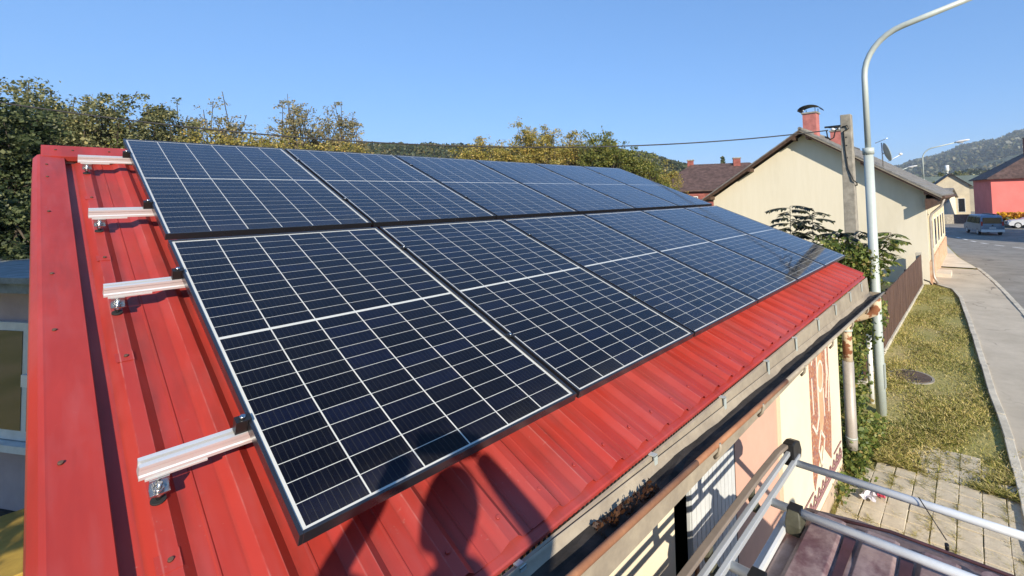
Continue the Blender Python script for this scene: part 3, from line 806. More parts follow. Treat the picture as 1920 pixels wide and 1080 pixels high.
# ------------------------------------------------------------------ mounting rails
PW, PL, PG, PGV, PT = 1.038, 1.95, 0.02, 0.0768, 0.035
rail_v = [.402, 1.462, 2.395, 3.497]
rail_names = ['topmost', 'second', 'third', 'lowest']
def rail_profile():
    h0, h1, w = -.079, -.0355, .0205
    return [(-w, h0), (w, h0), (w, h0 + .010), (w - .004, h0 + .014), (w - .004, h1 - .014), (w, h1 - .010), (w, h1), (.006, h1), (.006, h1 - .012), (-.006, h1 - .012), (-.006, h1), (-w, h1), (-w, h1 - .010), (-w + .004, h1 - .014), (-w + .004, h0 + .014), (-w, h0 + .010)]
for i, v in enumerate(rail_v):
    t = thing('mounting_rail', ['topmost aluminium mounting rail near the ridge, its end sticking out left of the panels',
                                'aluminium mounting rail, second from the ridge, on a bolt foot over the red roof',
                                'aluminium mounting rail, third from the ridge, at the upper part of the lower panel row',
                                'large aluminium mounting rail nearest the viewer with bolt foot and dark washer'][i], 'mounting rail', RW(-.24, v, -.079), 'rails carrying the solar panels')
    mb = MB()
    ns = 8
    mb.loft([[RW(u, v - a, b) for a, b in rail_profile()] for u in [-.24 + (6.36 + .22) * q / ns for q in range(ns + 1)]], sm=False)
    build(mb, 'rail_profile', 'alu', t)
    for k2 in range(6):
        u = rib0 + .0445 + PITCH * (k2 * 7)
        if u > 6.2: continue
        ft = MB()
        ft.box((u - .028, -v - .024, -.0855), (u + .105, -v + .016, -.0795), T)
        fo = build(ft, 'foot_plate', 'alu', t)
        br = MB()
        br.box((u - .020, -v - .030, -.118), (u + .022, -v - .0255, -.0855), T)
        br.box((u - .020, -v - .056, -.118), (u + .022, -v - .030, -.1135), T)
        build(br, 'foot_bracket', 'steel', fo)
        bo = MB().cyl(RW(u, v + .042, -.150), RW(u, v + .042, -.088), .006, 10)
        bo.cyl(RW(u, v + .042, -.1135), RW(u, v + .042, -.104), .0115, 6); bo.cyl(RW(u, v + .042, -.130), RW(u, v + .042, -.1205), .0115, 6)
        build(bo, 'hanger_bolt', 'steel', fo)
        build(MB().cyl(RW(u, v + .042, -.150), RW(u, v + .042, -.143), .017, 14), 'washer', 'rubber', fo)
    # end clamp and mid clamps
    ec = MB().box((-.032, -v - .016, -.0355), (-.0015, -v + .016, .003), T)
    ec.box((-.032, -v - .016, .003), (.008, -v + .016, .0065), T)
    eo = build(ec, 'end_clamp', 'black_plastic', t)
    build(MB().cyl(RW(-.014, v, .0065), RW(-.014, v, .016), .008, 8), 'clamp_bolt', 'steel', eo)
    for k2 in range(1, 6):
        u = k2 * (PW + PG) - PG / 2
        mc = build(MB().box((u - .017, -v - .016, .0015), (u + .017, -v + .016, .0045), T), 'mid_clamp', 'black_plastic', t)
        build(MB().cyl(RW(u, v, .0045), RW(u, v, .010), .0065, 8), 'clamp_bolt', 'steel', mc)

# ------------------------------------------------------------------ solar panels
LIP, BORD = .010, .0125
cw_all = PW - 2 * (LIP + BORD); colp = (cw_all + .0048) / 6; cellw = colp - .0048
ch_half = (PL - 2 * (LIP + BORD) - .017) / 2; rowp = (ch_half + .0029) / 12; cellh = rowp - .0029
cell_me = None
def make_panel_meshes():
    fr = MB()
    # frame: four bars with an inner lip, local coords X 0..PW, Y -PL..0, Z -PT..0
    def bar(a, b): fr.box(a, b)
    bar((0, -PL, -PT), (LIP, 0, 0)); bar((PW - LIP, -PL, -PT), (PW, 0, 0))
    bar((LIP, -LIP, -PT), (PW - LIP, 0, -.0001)); bar((LIP, -PL, -PT), (PW - LIP, -PL + LIP, -.0001))
    bs = MB().box((LIP, -PL + LIP, -.012), (PW - LIP, -LIP, -.0070))
    gl = MB().add([(LIP, -PL + LIP, -.0022), (PW - LIP, -PL + LIP, -.0022), (PW - LIP, -LIP, -.0022), (LIP, -LIP, -.0022)], [(0, 1, 2, 3)])
    jb = MB().box((PW / 2 - .06, -PL / 2 - .03, -.030), (PW / 2 + .06, -PL / 2 + .03, -.012))
    ce = MB().box((-cellw / 2, -cellh / 2, 0), (cellw / 2, cellh / 2, .0003))
    return fr, bs, gl, jb, ce
fr, bs, gl, jb, ce = make_panel_meshes()
ordn = ['first', 'second', 'third', 'fourth', 'fifth', 'sixth']
proto = {}
for row in range(2):
    for i in range(6):
        if row == 0:
            lb = ('nearest panel of the upper row, beside the ridge corner' if i == 0 else 'farthest panel of the upper row, against the yellow tree' if i == 5 else ordn[i] + ' panel of the upper row counting from the red verge')
        else:
            lb = ('largest of the lower row, nearest, with a hand shadow' if i == 0 else 'farthest panel of the lower row, beside the climbing shrub' if i == 5 else ordn[i] + ' panel of the lower row counting from the red verge')
        t = thing('solar_panel', 'black framed solar panel, ' + lb, 'solar panel', RW(i * (PW + PG), row * (PL + PGV), -.002 * row), 'solar panels on the red roof', (TILT, 0, 0))
        if not proto:
            proto['frame'] = build(fr, 'frame', 'frame', t, local=True, bevel=.0012)
            proto['back'] = build(bs, 'backsheet', 'backsheet', t, local=True)
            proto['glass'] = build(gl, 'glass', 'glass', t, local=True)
            proto['jb'] = build(jb, 'junction_box', 'black_plastic', t, local=True)
            proto['cell'] = build(ce, 'cell', 'cell', t, local=True)
            first = True
        else:
            first = False
            for kx in ('frame', 'back', 'glass', 'jb'):
                c = proto[kx].copy(); COL.objects.link(c); c.parent = t
        for r in range(24):
            yy = -(LIP + BORD) - rowp * r - cellh / 2 - (.017 - .0029 if r >= 12 else 0)
            for c_ in range(6):
                if first and r == 0 and c_ == 0: c = proto['cell']
                else:
                    c = proto['cell'].copy(); COL.objects.link(c); c.parent = t
                c.location = (LIP + BORD + colp * c_ + cellw / 2, yy, -.0070)


# ------------------------------------------------------------------ street lamps and the utility pole
def lamp_post(loc, label, H=6.35, r=.082, reach=1.75, head=True, yaw=0.0, scale_head=1.0):
    t = thing('street_lamp', label, 'street lamp', loc, 'street lamps along the road', (0, 0, yaw))
    low = H * .70
    build(MB().tube([(0, 0, -.1), (0, 0, .9), (0, 0, low)], [r, r * .98, r * .93], 16), 'lower_pole', 'galv', t, local=True)
    build(MB().tube([(0, 0, low - .06), (0, 0, low + .05)], r * 1.13, 16), 'collar', 'galv', t, local=True)
    pts = [(0, 0, low), (0, 0, H - .62)]
    for k in range(1, 9):
        a = k / 8 * math.pi * .43
        pts.append((0, -.78 * (1 - math.cos(a)), H - .62 + .78 * math.sin(a)))
    pts.append((0, -reach, H + .40))
    build(MB().tube(pts, [r * .60] * (len(pts) - 1) + [r * .5], 12), 'arm', 'galv', t, local=True)
    hd = MB(); rings = []
    for k, (d, w, h0, h1) in enumerate([(0, .05, -.035, .045), (.10, .085, -.055, .06), (.28, .13, -.075, .085), (.52, .12, -.07, .075), (.70, .06, -.03, .035)]):
        y = -reach + .08 - d * scale_head; zc = H + .41 + d * .16
        rings.append([(w * math.cos(a), y, zc + (h1 if math.sin(a) > 0 else -h0) * math.sin(a)) for a in [2 * math.pi * q / 14 for q in range(14)]])
    hd.loft(rings); ho = build(hd, 'lamp_head', 'lamp_white', t, local=True)
    lens = MB().ball((0, -reach - .24, H + .41 - .03), (.09, .2, .07), 10, 6); build(lens, 'lamp_glass', 'lens', ho, local=True)
    build(MB().box((-.05, -r - .006, .45), (.05, -r + .012, .85)), 'access_door', 'galv', t, local=True)
    return t
lamp_post((8.58, 1.40, zg(8.6)), 'tall green-grey street lamp rising beside the workshop downpipe and shrub', H=6.38, yaw=R(1))
lamp_post((40, 2.82, zg(40)), 'curved street lamp with white head above the white house eave', H=7.1, r=.07, reach=2.0, yaw=R(-3), scale_head=1.2)
lamp_post((55, 6.4, zg(55)), 'far street lamp, only its white head showing over the grey roof', H=6.4, r=.07, reach=1.3, yaw=R(4), scale_head=1.2)

mp_ = thing('marker_post', 'short white post half hidden by the climber behind the lamp post', 'post', (8.95, 1.60, 0))
build(MB().tube([(8.95, 1.60, -.1), (8.95, 1.60, 1.15)], .045, 12), 'post', 'lamp_white', mp_)
build(MB().tube([(8.95, 1.60, 1.15), (8.95, 1.60, 1.20)], [.055, .04], 12), 'post_cap', 'galv', mp_)
up = thing('utility_pole', 'square concrete utility pole carrying the overhead cable', 'utility pole', (12.0, 2.40, zg(12)))
mb = MB()
for z0, z1, a, b in ((-.2, 5.66, .152, .118),):
    mb.loft([[(12 + sx * s_, 2.37 + sy * s_, z) for sx, sy in ((-1, -1), (1, -1), (1, 1), (-1, 1))] for z, s_ in ((z0, .158), (2.7, .135), (z1, .116))], sm=False)
build(mb, 'shaft', 'concrete', up, bevel=.012)
for z in (4.9, 4.6, 3.9, 5.1): build(MB().cyl((11.875, 2.37, z), (11.90, 2.37, z), .018, 10), 'bolt_hole', 'black_plastic', up)
br = build(MB().box((11.93, 2.42, 5.385), (11.99, 2.86, 5.425)).tube([(11.9, 2.36, 5.36), (11.9, 2.62, 5.36), (11.96, 2.80, 5.40)], .016, 8), 'bracket', 'black_plastic', up)
for y in (2.52, 2.66): build(MB().ball((11.92, y, 5.33), (.045, .06, .04)), 'insulator', 'lamp_white', br)
build(MB().tube([(11.86, 2.45, 5.36), (11.85, 2.33, 5.38), (11.85, 2.30, 5.30), (11.86, 2.42, 5.25), (11.86, 2.40, 4.8), (11.86, 2.36, 4.35), (11.84, 2.25, 4.05), (11.86, 2.18, 3.98), (11.98, 2.20, 3.93), (12.16, 2.30, 3.92), (12.2, 2.42, 3.96)], .014, 8), 'down_lead', 'cable', up)
build(MB().tube([(11.86, 2.80, 5.30), (11.86, 2.78, 5.15), (11.86, 2.72, 5.08), (11.86, 2.64, 5.12), (11.86, 2.60, 5.28), (11.88, 2.50, 5.38)], .016, 8), 'cable_loop', 'cable', up)
# overhead cable: one long sagging line going off to the left
A = Vector((12.0, 2.80, 5.36)); B = Vector((-.8, 14.0, 5.85)); pts = []
for i in range(61):
    t_ = i / 60 * 1.9
    p = A + (B - A) * t_
    p.z = 5.33 - 1.95 * t_ + 2.45 * t_ * t_ if t_ < 1.0 else 5.83 + 2.9 * (t_ - 1) - 1.6 * (t_ - 1) ** 2
    pts.append(p)
oc = build(MB().tube(pts, .0145, 7), 'overhead_cable', 'cable_grey')
tag(oc, 'black overhead cable sagging from the concrete pole across the sky', 'cable')

# ------------------------------------------------------------------ the white house
hs = thing('gabled_house', 'pale rendered house with plain gable wall and red chimneys', 'house', (29, 6.4, zg(29)))
HX0, HX1, HY0, HY1 = 23.0, 36.5, 1.60, 11.25
RY, RZ, SL = 6.40, 6.86, .616
def rz(y): return RZ - abs(y - RY) * SL
und = .20
zb = -.6
gable = [(HY0, zb), (HY1, zb), (HY1, rz(HY1) - und - .02), (RY, RZ - und - .02), (HY0, rz(HY0) - und - .02)]
build(MB().prism(gable, 0, HX0, HX0 + .4), 'gable_wall', 'house', hs)
build(MB().prism(gable, 0, HX1 - .4, HX1), 'gable_wall', 'house', hs)
build(MB().box((HX0 + .4, HY0, zb), (HX1 - .4, HY0 + .4, rz(HY0) - und - .1)), 'street_wall', 'ochre', hs)
build(MB().box((HX0 + .4, HY1 - .4, zb), (HX1 - .4, HY1, rz(HY1) - und - .1)), 'rear_wall', 'house', hs)
# street front: pilasters, peeling plinth, window recesses
for k in range(6):
    build(MB().box((HX0 + .5 + k * 2.35, HY0 - .05, .9), (HX0 + .9 + k * 2.35, HY0 - .001, 2.75)), 'pilaster', 'cream', hs)
build(MB().box((HX0 + .02, HY0 - .07, zb), (HX1, HY0 - .002, .78)), 'plinth', 'orange_plinth', hs)
for k in range(5):
    xa = HX0 + 1.3 + k * 2.35
    w_ = build(MB().box((xa, HY0 - .03, 1.05), (xa + 1.1, HY0 - .002, 2.45)), 'window', 'white_paint', hs)
    build(MB().box((xa + .08, HY0 - .036, 1.13), (xa + .51, HY0 - .031, 2.37)), 'window_pane', 'pane', w_)
    build(MB().box((xa + .59, HY0 - .036, 1.13), (xa + 1.02, HY0 - .031, 2.37)), 'window_pane', 'pane', w_)
build(MB().box((HX0 + 2.2, HY0 - .62, zb), (HX0 + 3.6, HY0 - .07, zg(26) + .22)), 'doorstep', 'pave_light', hs)
# roof slabs with barge boards, boxed eave
OX0, OX1 = 22.42, 37.0
for s_, ye in ((-1, 1.02), (1, 11.78)):
    ro = build(MB().prism([(RY, RZ), (ye, rz(ye)), (ye, rz(ye) - .06), (RY, RZ - .06)][::(1 if s_ > 0 else -1)], 0, OX0, OX1), 'roof_slope', 'roof_grey', hs)
    build(MB().prism([(RY, RZ - .065), (ye, rz(ye) - .065), (ye, rz(ye) - .20), (RY, RZ - .20)], 0, OX0 + .02, OX0 + .055), 'barge_board', 'brown_wood', ro)
    build(MB().prism([(RY, RZ - .07), (ye, rz(ye) - .07), (ye, rz(ye) - .115), (RY, RZ - .115)], 0, OX0 - .012, OX0 + .019), 'barge_trim', 'gutter_beige' if s_ < 0 else 'brown_wood', ro)
    build(MB().prism([(RY, RZ - .062), (ye, rz(ye) - .062), (ye, rz(ye) - .10), (RY, RZ - .10)], 0, OX0 + .056, OX1 - .05), 'soffit', 'brown_wood', ro)
    for q in range(3):
        yy = RY + (ye - RY) * (.06 + .42 * q)
        build(MB().box((OX0 + .06, yy - .07, rz(yy) - .30), (HX0 + .001, yy + .07, rz(yy) - .13)), 'purlin', 'brown_wood', ro)
# tiles of the street slope, laid in courses
tl = MB()
crs = 19
for c_ in range(crs):
    ya = RY - (RY - 1.02) * c_ / crs; yb_ = RY - (RY - 1.02) * (c_ + 1) / crs - .02
    tl.prism([(ya, rz(ya) + .003), (yb_, rz(yb_) + .030), (yb_, rz(yb_) + .006)], 0, OX0, OX1)
build(tl, 'roof_courses', 'roof_grey', hs, kind='stuff')
build(MB().tube([(OX0, RY, RZ + .02), (OX1, RY, RZ + .02)], .09, 8), 'ridge_tiles', 'roof_grey', hs)
build(MB().prism([(1.06, 3.42), (HY0, 3.42), (HY0, 2.98), (1.5, 3.0), (1.06, 3.36)], 0, 22.5, OX1 - .1), 'boxed_eave', 'brown_wood', hs)
build(MB().tube([(22.5, .98, 3.46), (37, .98, 3.40)], .07, 10), 'gutter', 'brown_wood', hs)
dp2 = build(MB().tube([(23.3, .99, 3.40), (23.3, 1.10, 3.1), (23.24, 1.44, 2.78), (23.22, 1.50, 2.6), (23.22, 1.50, .35), (23.2, 1.47, .1), (23.15, 1.34, -.12)], .052, 10), 'downpipe', 'pipe_grey', hs)
build(MB().tube([(22.95, 2.05, .02), (22.80, 1.85, .06), (22.82, 1.62, -.02), (22.8, 1.55, -.16)], .03, 8), 'hose', 'cable', hs)
def chimney(x, y, zt, w, cap):
    c_ = build(MB().box((x - w, y - w, rz(y) - .5), (x + w, y + w, zt)), 'chimney', 'chimney_red', hs)
    build(MB().box((x - w - .05, y - w - .05, zt), (x + w + .05, y + w + .05, zt + .07)), 'chimney_slab', 'concrete', c_)
    if cap:
        arc = [(y + (w + .22) * math.cos(a) * 1.0, zt + .16 + .26 * math.sin(a)) for a in [math.pi * q / 12 for q in range(13)]]
        mb = MB()
        vs = [(xx, p, q) for xx in (x - w - .1, x + w + .1) for p, q in arc] + [(xx, p, q + .022) for xx in (x - w - .1, x + w + .1) for p, q in arc]
        fs = []
        for o in (0, 26): fs += [(o + i, o + i + 1, o + 14 + i, o + 13 + i) for i in range(12)]
        fs += [(i, 26 + i, 27 + i, i + 1) for i in range(12)] + [(13 + i, 14 + i, 40 + i, 39 + i) for i in range(12)]
        build(mb.add(vs, fs), 'chimney_cowl', 'black_plastic', c_)
        for sx in (-1, 1):
            for sy in (-1, 1): build(MB().cyl((x + sx * w * .9, y + sy * w * .9, zt + .05), (x + sx * w * .9, y + sy * w * .9, zt + .30), .018, 6), 'cowl_post', 'steel', c_)
chimney(25.0, 6.52, 7.92, .33, True)
chimney(27.0, 5.70, 7.10, .30, False)
# satellite dish and aerial on the street slope
dish = thing('satellite_dish', 'white satellite dish on the grey roof slope of the pale house', 'satellite dish', (24.0, 3.2, rz(3.2)))
mb = MB(); rings = []
axis = Vector((.38, -.88, .28)).normalized(); e1 = axis.cross(Vector((0, 0, 1))).normalized(); e2 = e1.cross(axis)
dc = Vector((24.0, 3.12, 5.55))
for q in range(7):
    rr_ = .44 * q / 6
    rings.append([dc + axis * (.10 * (q / 6) ** 2) + e1 * rr_ * math.cos(a) * .92 + e2 * rr_ * math.sin(a) for a in [2 * math.pi * k / 24 for k in range(24)]])
mb.loft(rings, cap=False); do = build(mb, 'reflector', 'dish_grey', dish)
md = do.modifiers.new('solid', 'SOLIDIFY'); md.thickness = .012
build(MB().tube([dc - e2 * .42, dc + axis * .55 - e2 * .30], .016, 8), 'feed_arm', 'lamp_white', dish)
build(MB().ball(tuple(dc + axis * .58 - e2 * .27), (.06, .08, .06)), 'receiver', 'lamp_white', dish)
build(MB().tube([(24.0, 3.22, rz(3.2) - .1), (24.0, 3.24, 6.02)], .024, 8).tube([(24, 3.22, 5.5), tuple(dc)], .03, 8), 'mast', 'steel', dish)
ae = thing('tv_aerial', 'thin comb-shaped aerial above the satellite dish', 'aerial', (24.0, 3.24, 6.02))
build(MB().tube([(24, 3.50, 6.02), (24, 2.98, 6.21)], .013, 6), 'boom', 'steel', ae)
for q in range(6):
    y = 3.46 - q * .085; z = 6.035 + q * .031
    build(MB().tube([(23.78 + q * .02, y, z), (24.22 - q * .02, y, z)], .006, 5), 'element', 'steel', ae)

# ------------------------------------------------------------------ plank fence
fe = thing('plank_fence', 'brown plank fence on a concrete footing beside the grass strip', 'fence', (16, 1.86, zg(16)))
build(MB().prism([(9.6, zg(9.6) - .2), (22.5, zg(22.5) - .2), (22.5, zg(22.5) + .09), (9.6, zg(9.6) + .09)], 1, 1.80, 1.96), 'footing', 'kerb', fe)
rnd = random.Random(21)
n_pl = 92
for k in range(n_pl):
    xa = 9.7 + k * .138
    top = zg(xa) + 1.30 + rnd.uniform(-.012, .012)
    yo = rnd.uniform(-.004, .004)
    build(MB().box((xa, 1.83 + yo, zg(xa) + .10), (xa + .130, 1.852 + yo, top)), 'plank', 'fence_wood', fe)
for z in (.35, 1.05): build(MB().prism([(9.7, zg(9.7) + z), (22.4, zg(22.4) + z), (22.4, zg(22.4) + z + .07), (9.7, zg(9.7) + z + .07)], 1, 1.853 + .005, 1.91), 'fence_rail', 'fence_wood', fe)
for x in (9.7, 13.9, 18.1): build(MB().box((x, 1.915, zg(x)), (x + .09, 1.99, zg(x) + 1.2)), 'fence_post', 'fence_wood', fe)
build(MB().box((22.42, 1.80, zg(22.4) - .2), (22.62, 2.02, zg(22.4) + 1.38)), 'end_post', 'kerb', fe, bevel=.01)

# ------------------------------------------------------------------ other houses
def simple_house(name, label, cx, cy, yaw, lx, ly, ze, zr, wallm, roofm, zbase=-.9, hip=0.0, chim=(), wins=(), over=.4, cat='house', chim_m='brick'):
    """lx along local x (ridge axis), ly across"""
    t = thing(name, label, cat, (cx, cy, zbase), rot=(0, 0, yaw))
    h = ze - zbase; hr = zr - zbase
    a, b = lx / 2, ly / 2
    w = MB()
    w.box((-a, -b, 0), (a, b, h))
    if not hip:
        for x0, x1 in ((-a, -a + .3), (a - .3, a)): w.prism([(-b, h + .001), (b, h + .001), (0, hr - .05)], 0, x0, x1)
    build(w, 'wall', wallm, t, local=True)
    ra = a - hip + (over if not hip else 0); A_, B_ = a + over, b + over
    k_ = (hr - h) / b; lo = h - over * k_
    top = [(-A_, -B_, lo), (A_, -B_, lo), (A_, B_, lo), (-A_, B_, lo), (-ra, 0, hr), (ra, 0, hr)]
    bot = [(x, y, z - .12) for x, y, z in top]
    F_ = [(0, 1, 5, 4), (2, 3, 4, 5), (1, 2, 5), (3, 0, 4)]
    if not hip: F_ = [(0, 1, 5, 4), (2, 3, 4, 5)]
    fs = F_ + [tuple(q + 6 for q in f[::-1]) for f in F_]
    edges = [(0, 1), (1, 2), (2, 3), (3, 0)] if hip else [(0, 1), (2, 3), (1, 5), (5, 2), (3, 4), (4, 0)]
    fs += [(p, p + 6, q + 6, q) for p, q in edges]
    ro = build(MB().add(top + bot, fs), 'roof', roofm, t, local=True)
    for (x, y, zt, s_) in chim:
        zz = hr - abs(y) * k_ - .4
        c_ = build(MB().box((x - s_, y - s_, zz), (x + s_, y + s_, zt - zbase)), 'chimney', chim_m, ro, local=True)
        build(MB().box((x - s_ - .06, y - s_ - .06, zt - zbase), (x + s_ + .06, y + s_ + .06, zt - zbase + .1)), 'chimney_slab', 'concrete', c_, local=True)
    for (side, p, z0, ww, hh) in wins:
        d = .03
        if side in 'ns':
            y = b if side == 'n' else -b; sg = 1 if side == 'n' else -1
            fr_ = build(MB().box((p - ww / 2, min(y, y + sg * d), z0), (p + ww / 2, max(y, y + sg * d), z0 + hh)), 'window', 'white_paint', t, local=True)
            build(MB().box((p - ww / 2 + .08, min(y + sg * d, y + sg * (d + .012)), z0 + .08), (p + ww / 2 - .08, max(y + sg * d, y + sg * (d + .012)), z0 + hh - .08)), 'window_pane', 'pane', fr_, local=True)
        else:
            x = a if side == 'e' else -a; sg = 1 if side == 'e' else -1
            fr_ = build(MB().box((min(x, x + sg * d), p - ww / 2, z0), (max(x, x + sg * d), p + ww / 2, z0 + hh)), 'window', 'white_paint', t, local=True)
            build(MB().box((min(x + sg * d, x + sg * (d + .012)), p - ww / 2 + .08, z0 + .08), (max(x + sg * d, x + sg * (d + .012)), p + ww / 2 - .08, z0 + hh - .08)), 'window_pane', 'pane', fr_, local=True)
    return t
# brown hipped house behind the white one
bh = simple_house('hipped_house', 'brick house with brown hipped roof and two chimneys behind the pale gable', 43.5, 20.2, R(-62), 13, 9.0, 4.6, 7.1, 'brick', 'roof_brown', hip=3.6,
             chim=((1.6, -.3, 7.5, .35), (-3.0, .2, 7.5, .32)), wins=(('s', -3, 3.2, 1.2, 1.5), ('s', 0, 3.2, 1.2, 1.5), ('s', 3, 3.2, 1.2, 1.5), ('w', 0, 3.2, 1.2, 1.5)))
# coral red house at the right edge
simple_house('red_house', 'coral red house with dark brown roof at the right edge', CAM.x + 75 + 4.92 + 1.22, -1.70 + .87 - 6.9, R(10), 10, 14, 5.35, 9.6, 'red_house', 'roof_brown', hip=3.5, chim=((-.6, 2.0, 10.2, .5), (-.6, .2, 10.2, .5)), over=.45)
# houses along the left side of the road beyond the bend
simple_house('ochre_house', 'narrow ochre house with dark doorway next to the red house', 101, 3.6, R(6), 14, 4.6, 4.7, 6.5, 'ochre', 'roof_dark', wins=(('s', -5.5, .9, 1.6, 2.4), ('s', -2, .9, 1.4, 2.4), ('w', 1.0, 1.0, 1.0, 2.3), ('w', -1.2, 1.0, 1.0, 2.3)))
simple_house('green_roof_house', 'long low house with a green-grey roof beyond the bend', 128, 5.2, R(82), 15, 13, 4.6, 6.9, 'ochre', 'roof_green', wins=(('n', 0, 2.5, 1.3, 1.5), ('n', 3, 2.5, 1.3, 1.5)))
simple_house('pale_shed', 'pale shed with grey sloping roof behind the white house corner', 92, 5.6, R(80), 5.5, 7, 2.2, 4.1, 'house', 'roof_grey', wins=(('n', 0, 1.2, 1.1, 1.2),))
simple_house('brick_cottage', 'small far house with dark red roof above the white house eave', 150, 11, R(70), 9, 7, 4.4, 7.0, 'brick', 'roof_brown')
# the house across the road that shades the bend (out of the picture to the right)
simple_house('corner_house', 'two-storey house across the road that shades the bend', 51, -14.5, R(4), 14, 9, 6.0, 9.6, 'house', 'roof_brown', wins=(('n', -4, 1.8, 1.2, 1.5), ('n', 0, 1.8, 1.2, 1.5), ('n', 4, 1.8, 1.2, 1.5), ('w', 0, 1.8, 1.2, 1.5)))
# low dark wall along the far side of the bend
lw_ = build(MB().prism([(3.6, -.9), (2.4, -.9), (2.4, .38), (3.6, .38)][::-1], 0, 74, 74.3), 'roadside_wall', 'concrete')
lw_.data.clear_geometry()
bm = bmesh.new(); mbw = MB()
mbw.loft([[(x, y, -.9), (x + .3, y, -.9), (x + .3, y, z), (x, y, z)] for x, y, z in ((80, .2, .35), (76, 3.0, .5), (74, 8, .6))], sm=False)
lw_.data.from_pydata(mbw.v, [], mbw.f); lw_.data.update(); bm.free()
tag(lw_, 'low dark retaining wall beyond the bend behind the blue-grey van', 'wall')
# green strip before that wall
wt = thing('water_tower', 'tiny white tower on the skyline beyond the bend', 'tower', (330, 11.6, 0))
build(MB().cyl((330, 11.6, 0), (330, 11.6, 15), .5, 12), 'shaft', 'lamp_white', wt)
build(MB().tube([(330, 11.6, 14), (330, 11.6, 15.5), (330, 11.6, 18.2)], [.5, 1.0, 1.0], 14), 'tank', 'lamp_white', wt)
# neighbouring house at the far left, seen past the verge
nb = thing('neighbour_house', 'mauve house with white-framed window past the left roof edge', 'house', (-.43, 9.3, 0))
wd = Vector((-.438, .899, 0)); wnrm = Vector((-.899, -.438, 0)); P0 = Vector((-.43, 9.3, 0)) - wd * 1.2
def NB(a, d, z): # along wall, out of wall, height
    p = P0 + wd * a + wnrm * d; return (p.x, p.y, z)
def nbox(name, a0, a1, d0, d1, z0, z1, m, par=nb): return build(MB().box((a0, d0, z0), (a1, d1, z1), NB), name, m, par)
nbox('wall', 0, 9, -5, 0, -.2, 2.83, 'violet_wall')
nbox('fascia', -.3, 9.3, -5.3, .28, 2.83, 2.95, 'slate')
nbox('roof', -.34, 9.34, -5.34, .33, 2.951, 3.02, 'slate')
wf = nbox('window', .25, 2.75, .002, .05, 1.0, 2.42, 'white_paint')
for a0, a1 in ((.33, 1.06), (1.16, 1.86), (1.95, 2.67)):
    nbox('window_pane', a0, a1, .051, .056, 1.12, 2.32, 'pane', wf)
nbox('window_sill', .15, 2.85, .002, .14, .90, .985, 'white_paint', wf)
nbox('plinth', -.02, 9.02, .002, .04, -.2, .12, 'dark')
nbox('wall_lamp', .75, .87, .06, .20, 1.72, 1.86, 'lamp_white')
# yellow boards lying in the gap
for k, (z, dx) in enumerate(((.0, 0), (.15, .05), (.30, -.04))):
    yb = build(MB().box((-.56 + dx * .3, 6.6, z + .22), (-.40 + dx * .3, 8.0, z + .36)), 'yellow_board', 'yellow_wood', bevel=.008)
    tag(yb, ['lowest yellow board of the pile left of the roof edge', 'middle yellow board of the pile left of the roof edge', 'topmost yellow board of the pile left of the roof edge'][k], 'board', 'yellow boards piled behind the workshop')

build(MB().box((-.62, 6.8, 0), (-.36, 6.95, .22)).box((-.62, 7.6, 0), (-.36, 7.75, .22)), 'bearers', 'brown_wood')
tag(bpy.data.objects['bearers'], 'dark wooden bearers under the yellow board pile', 'bearers')

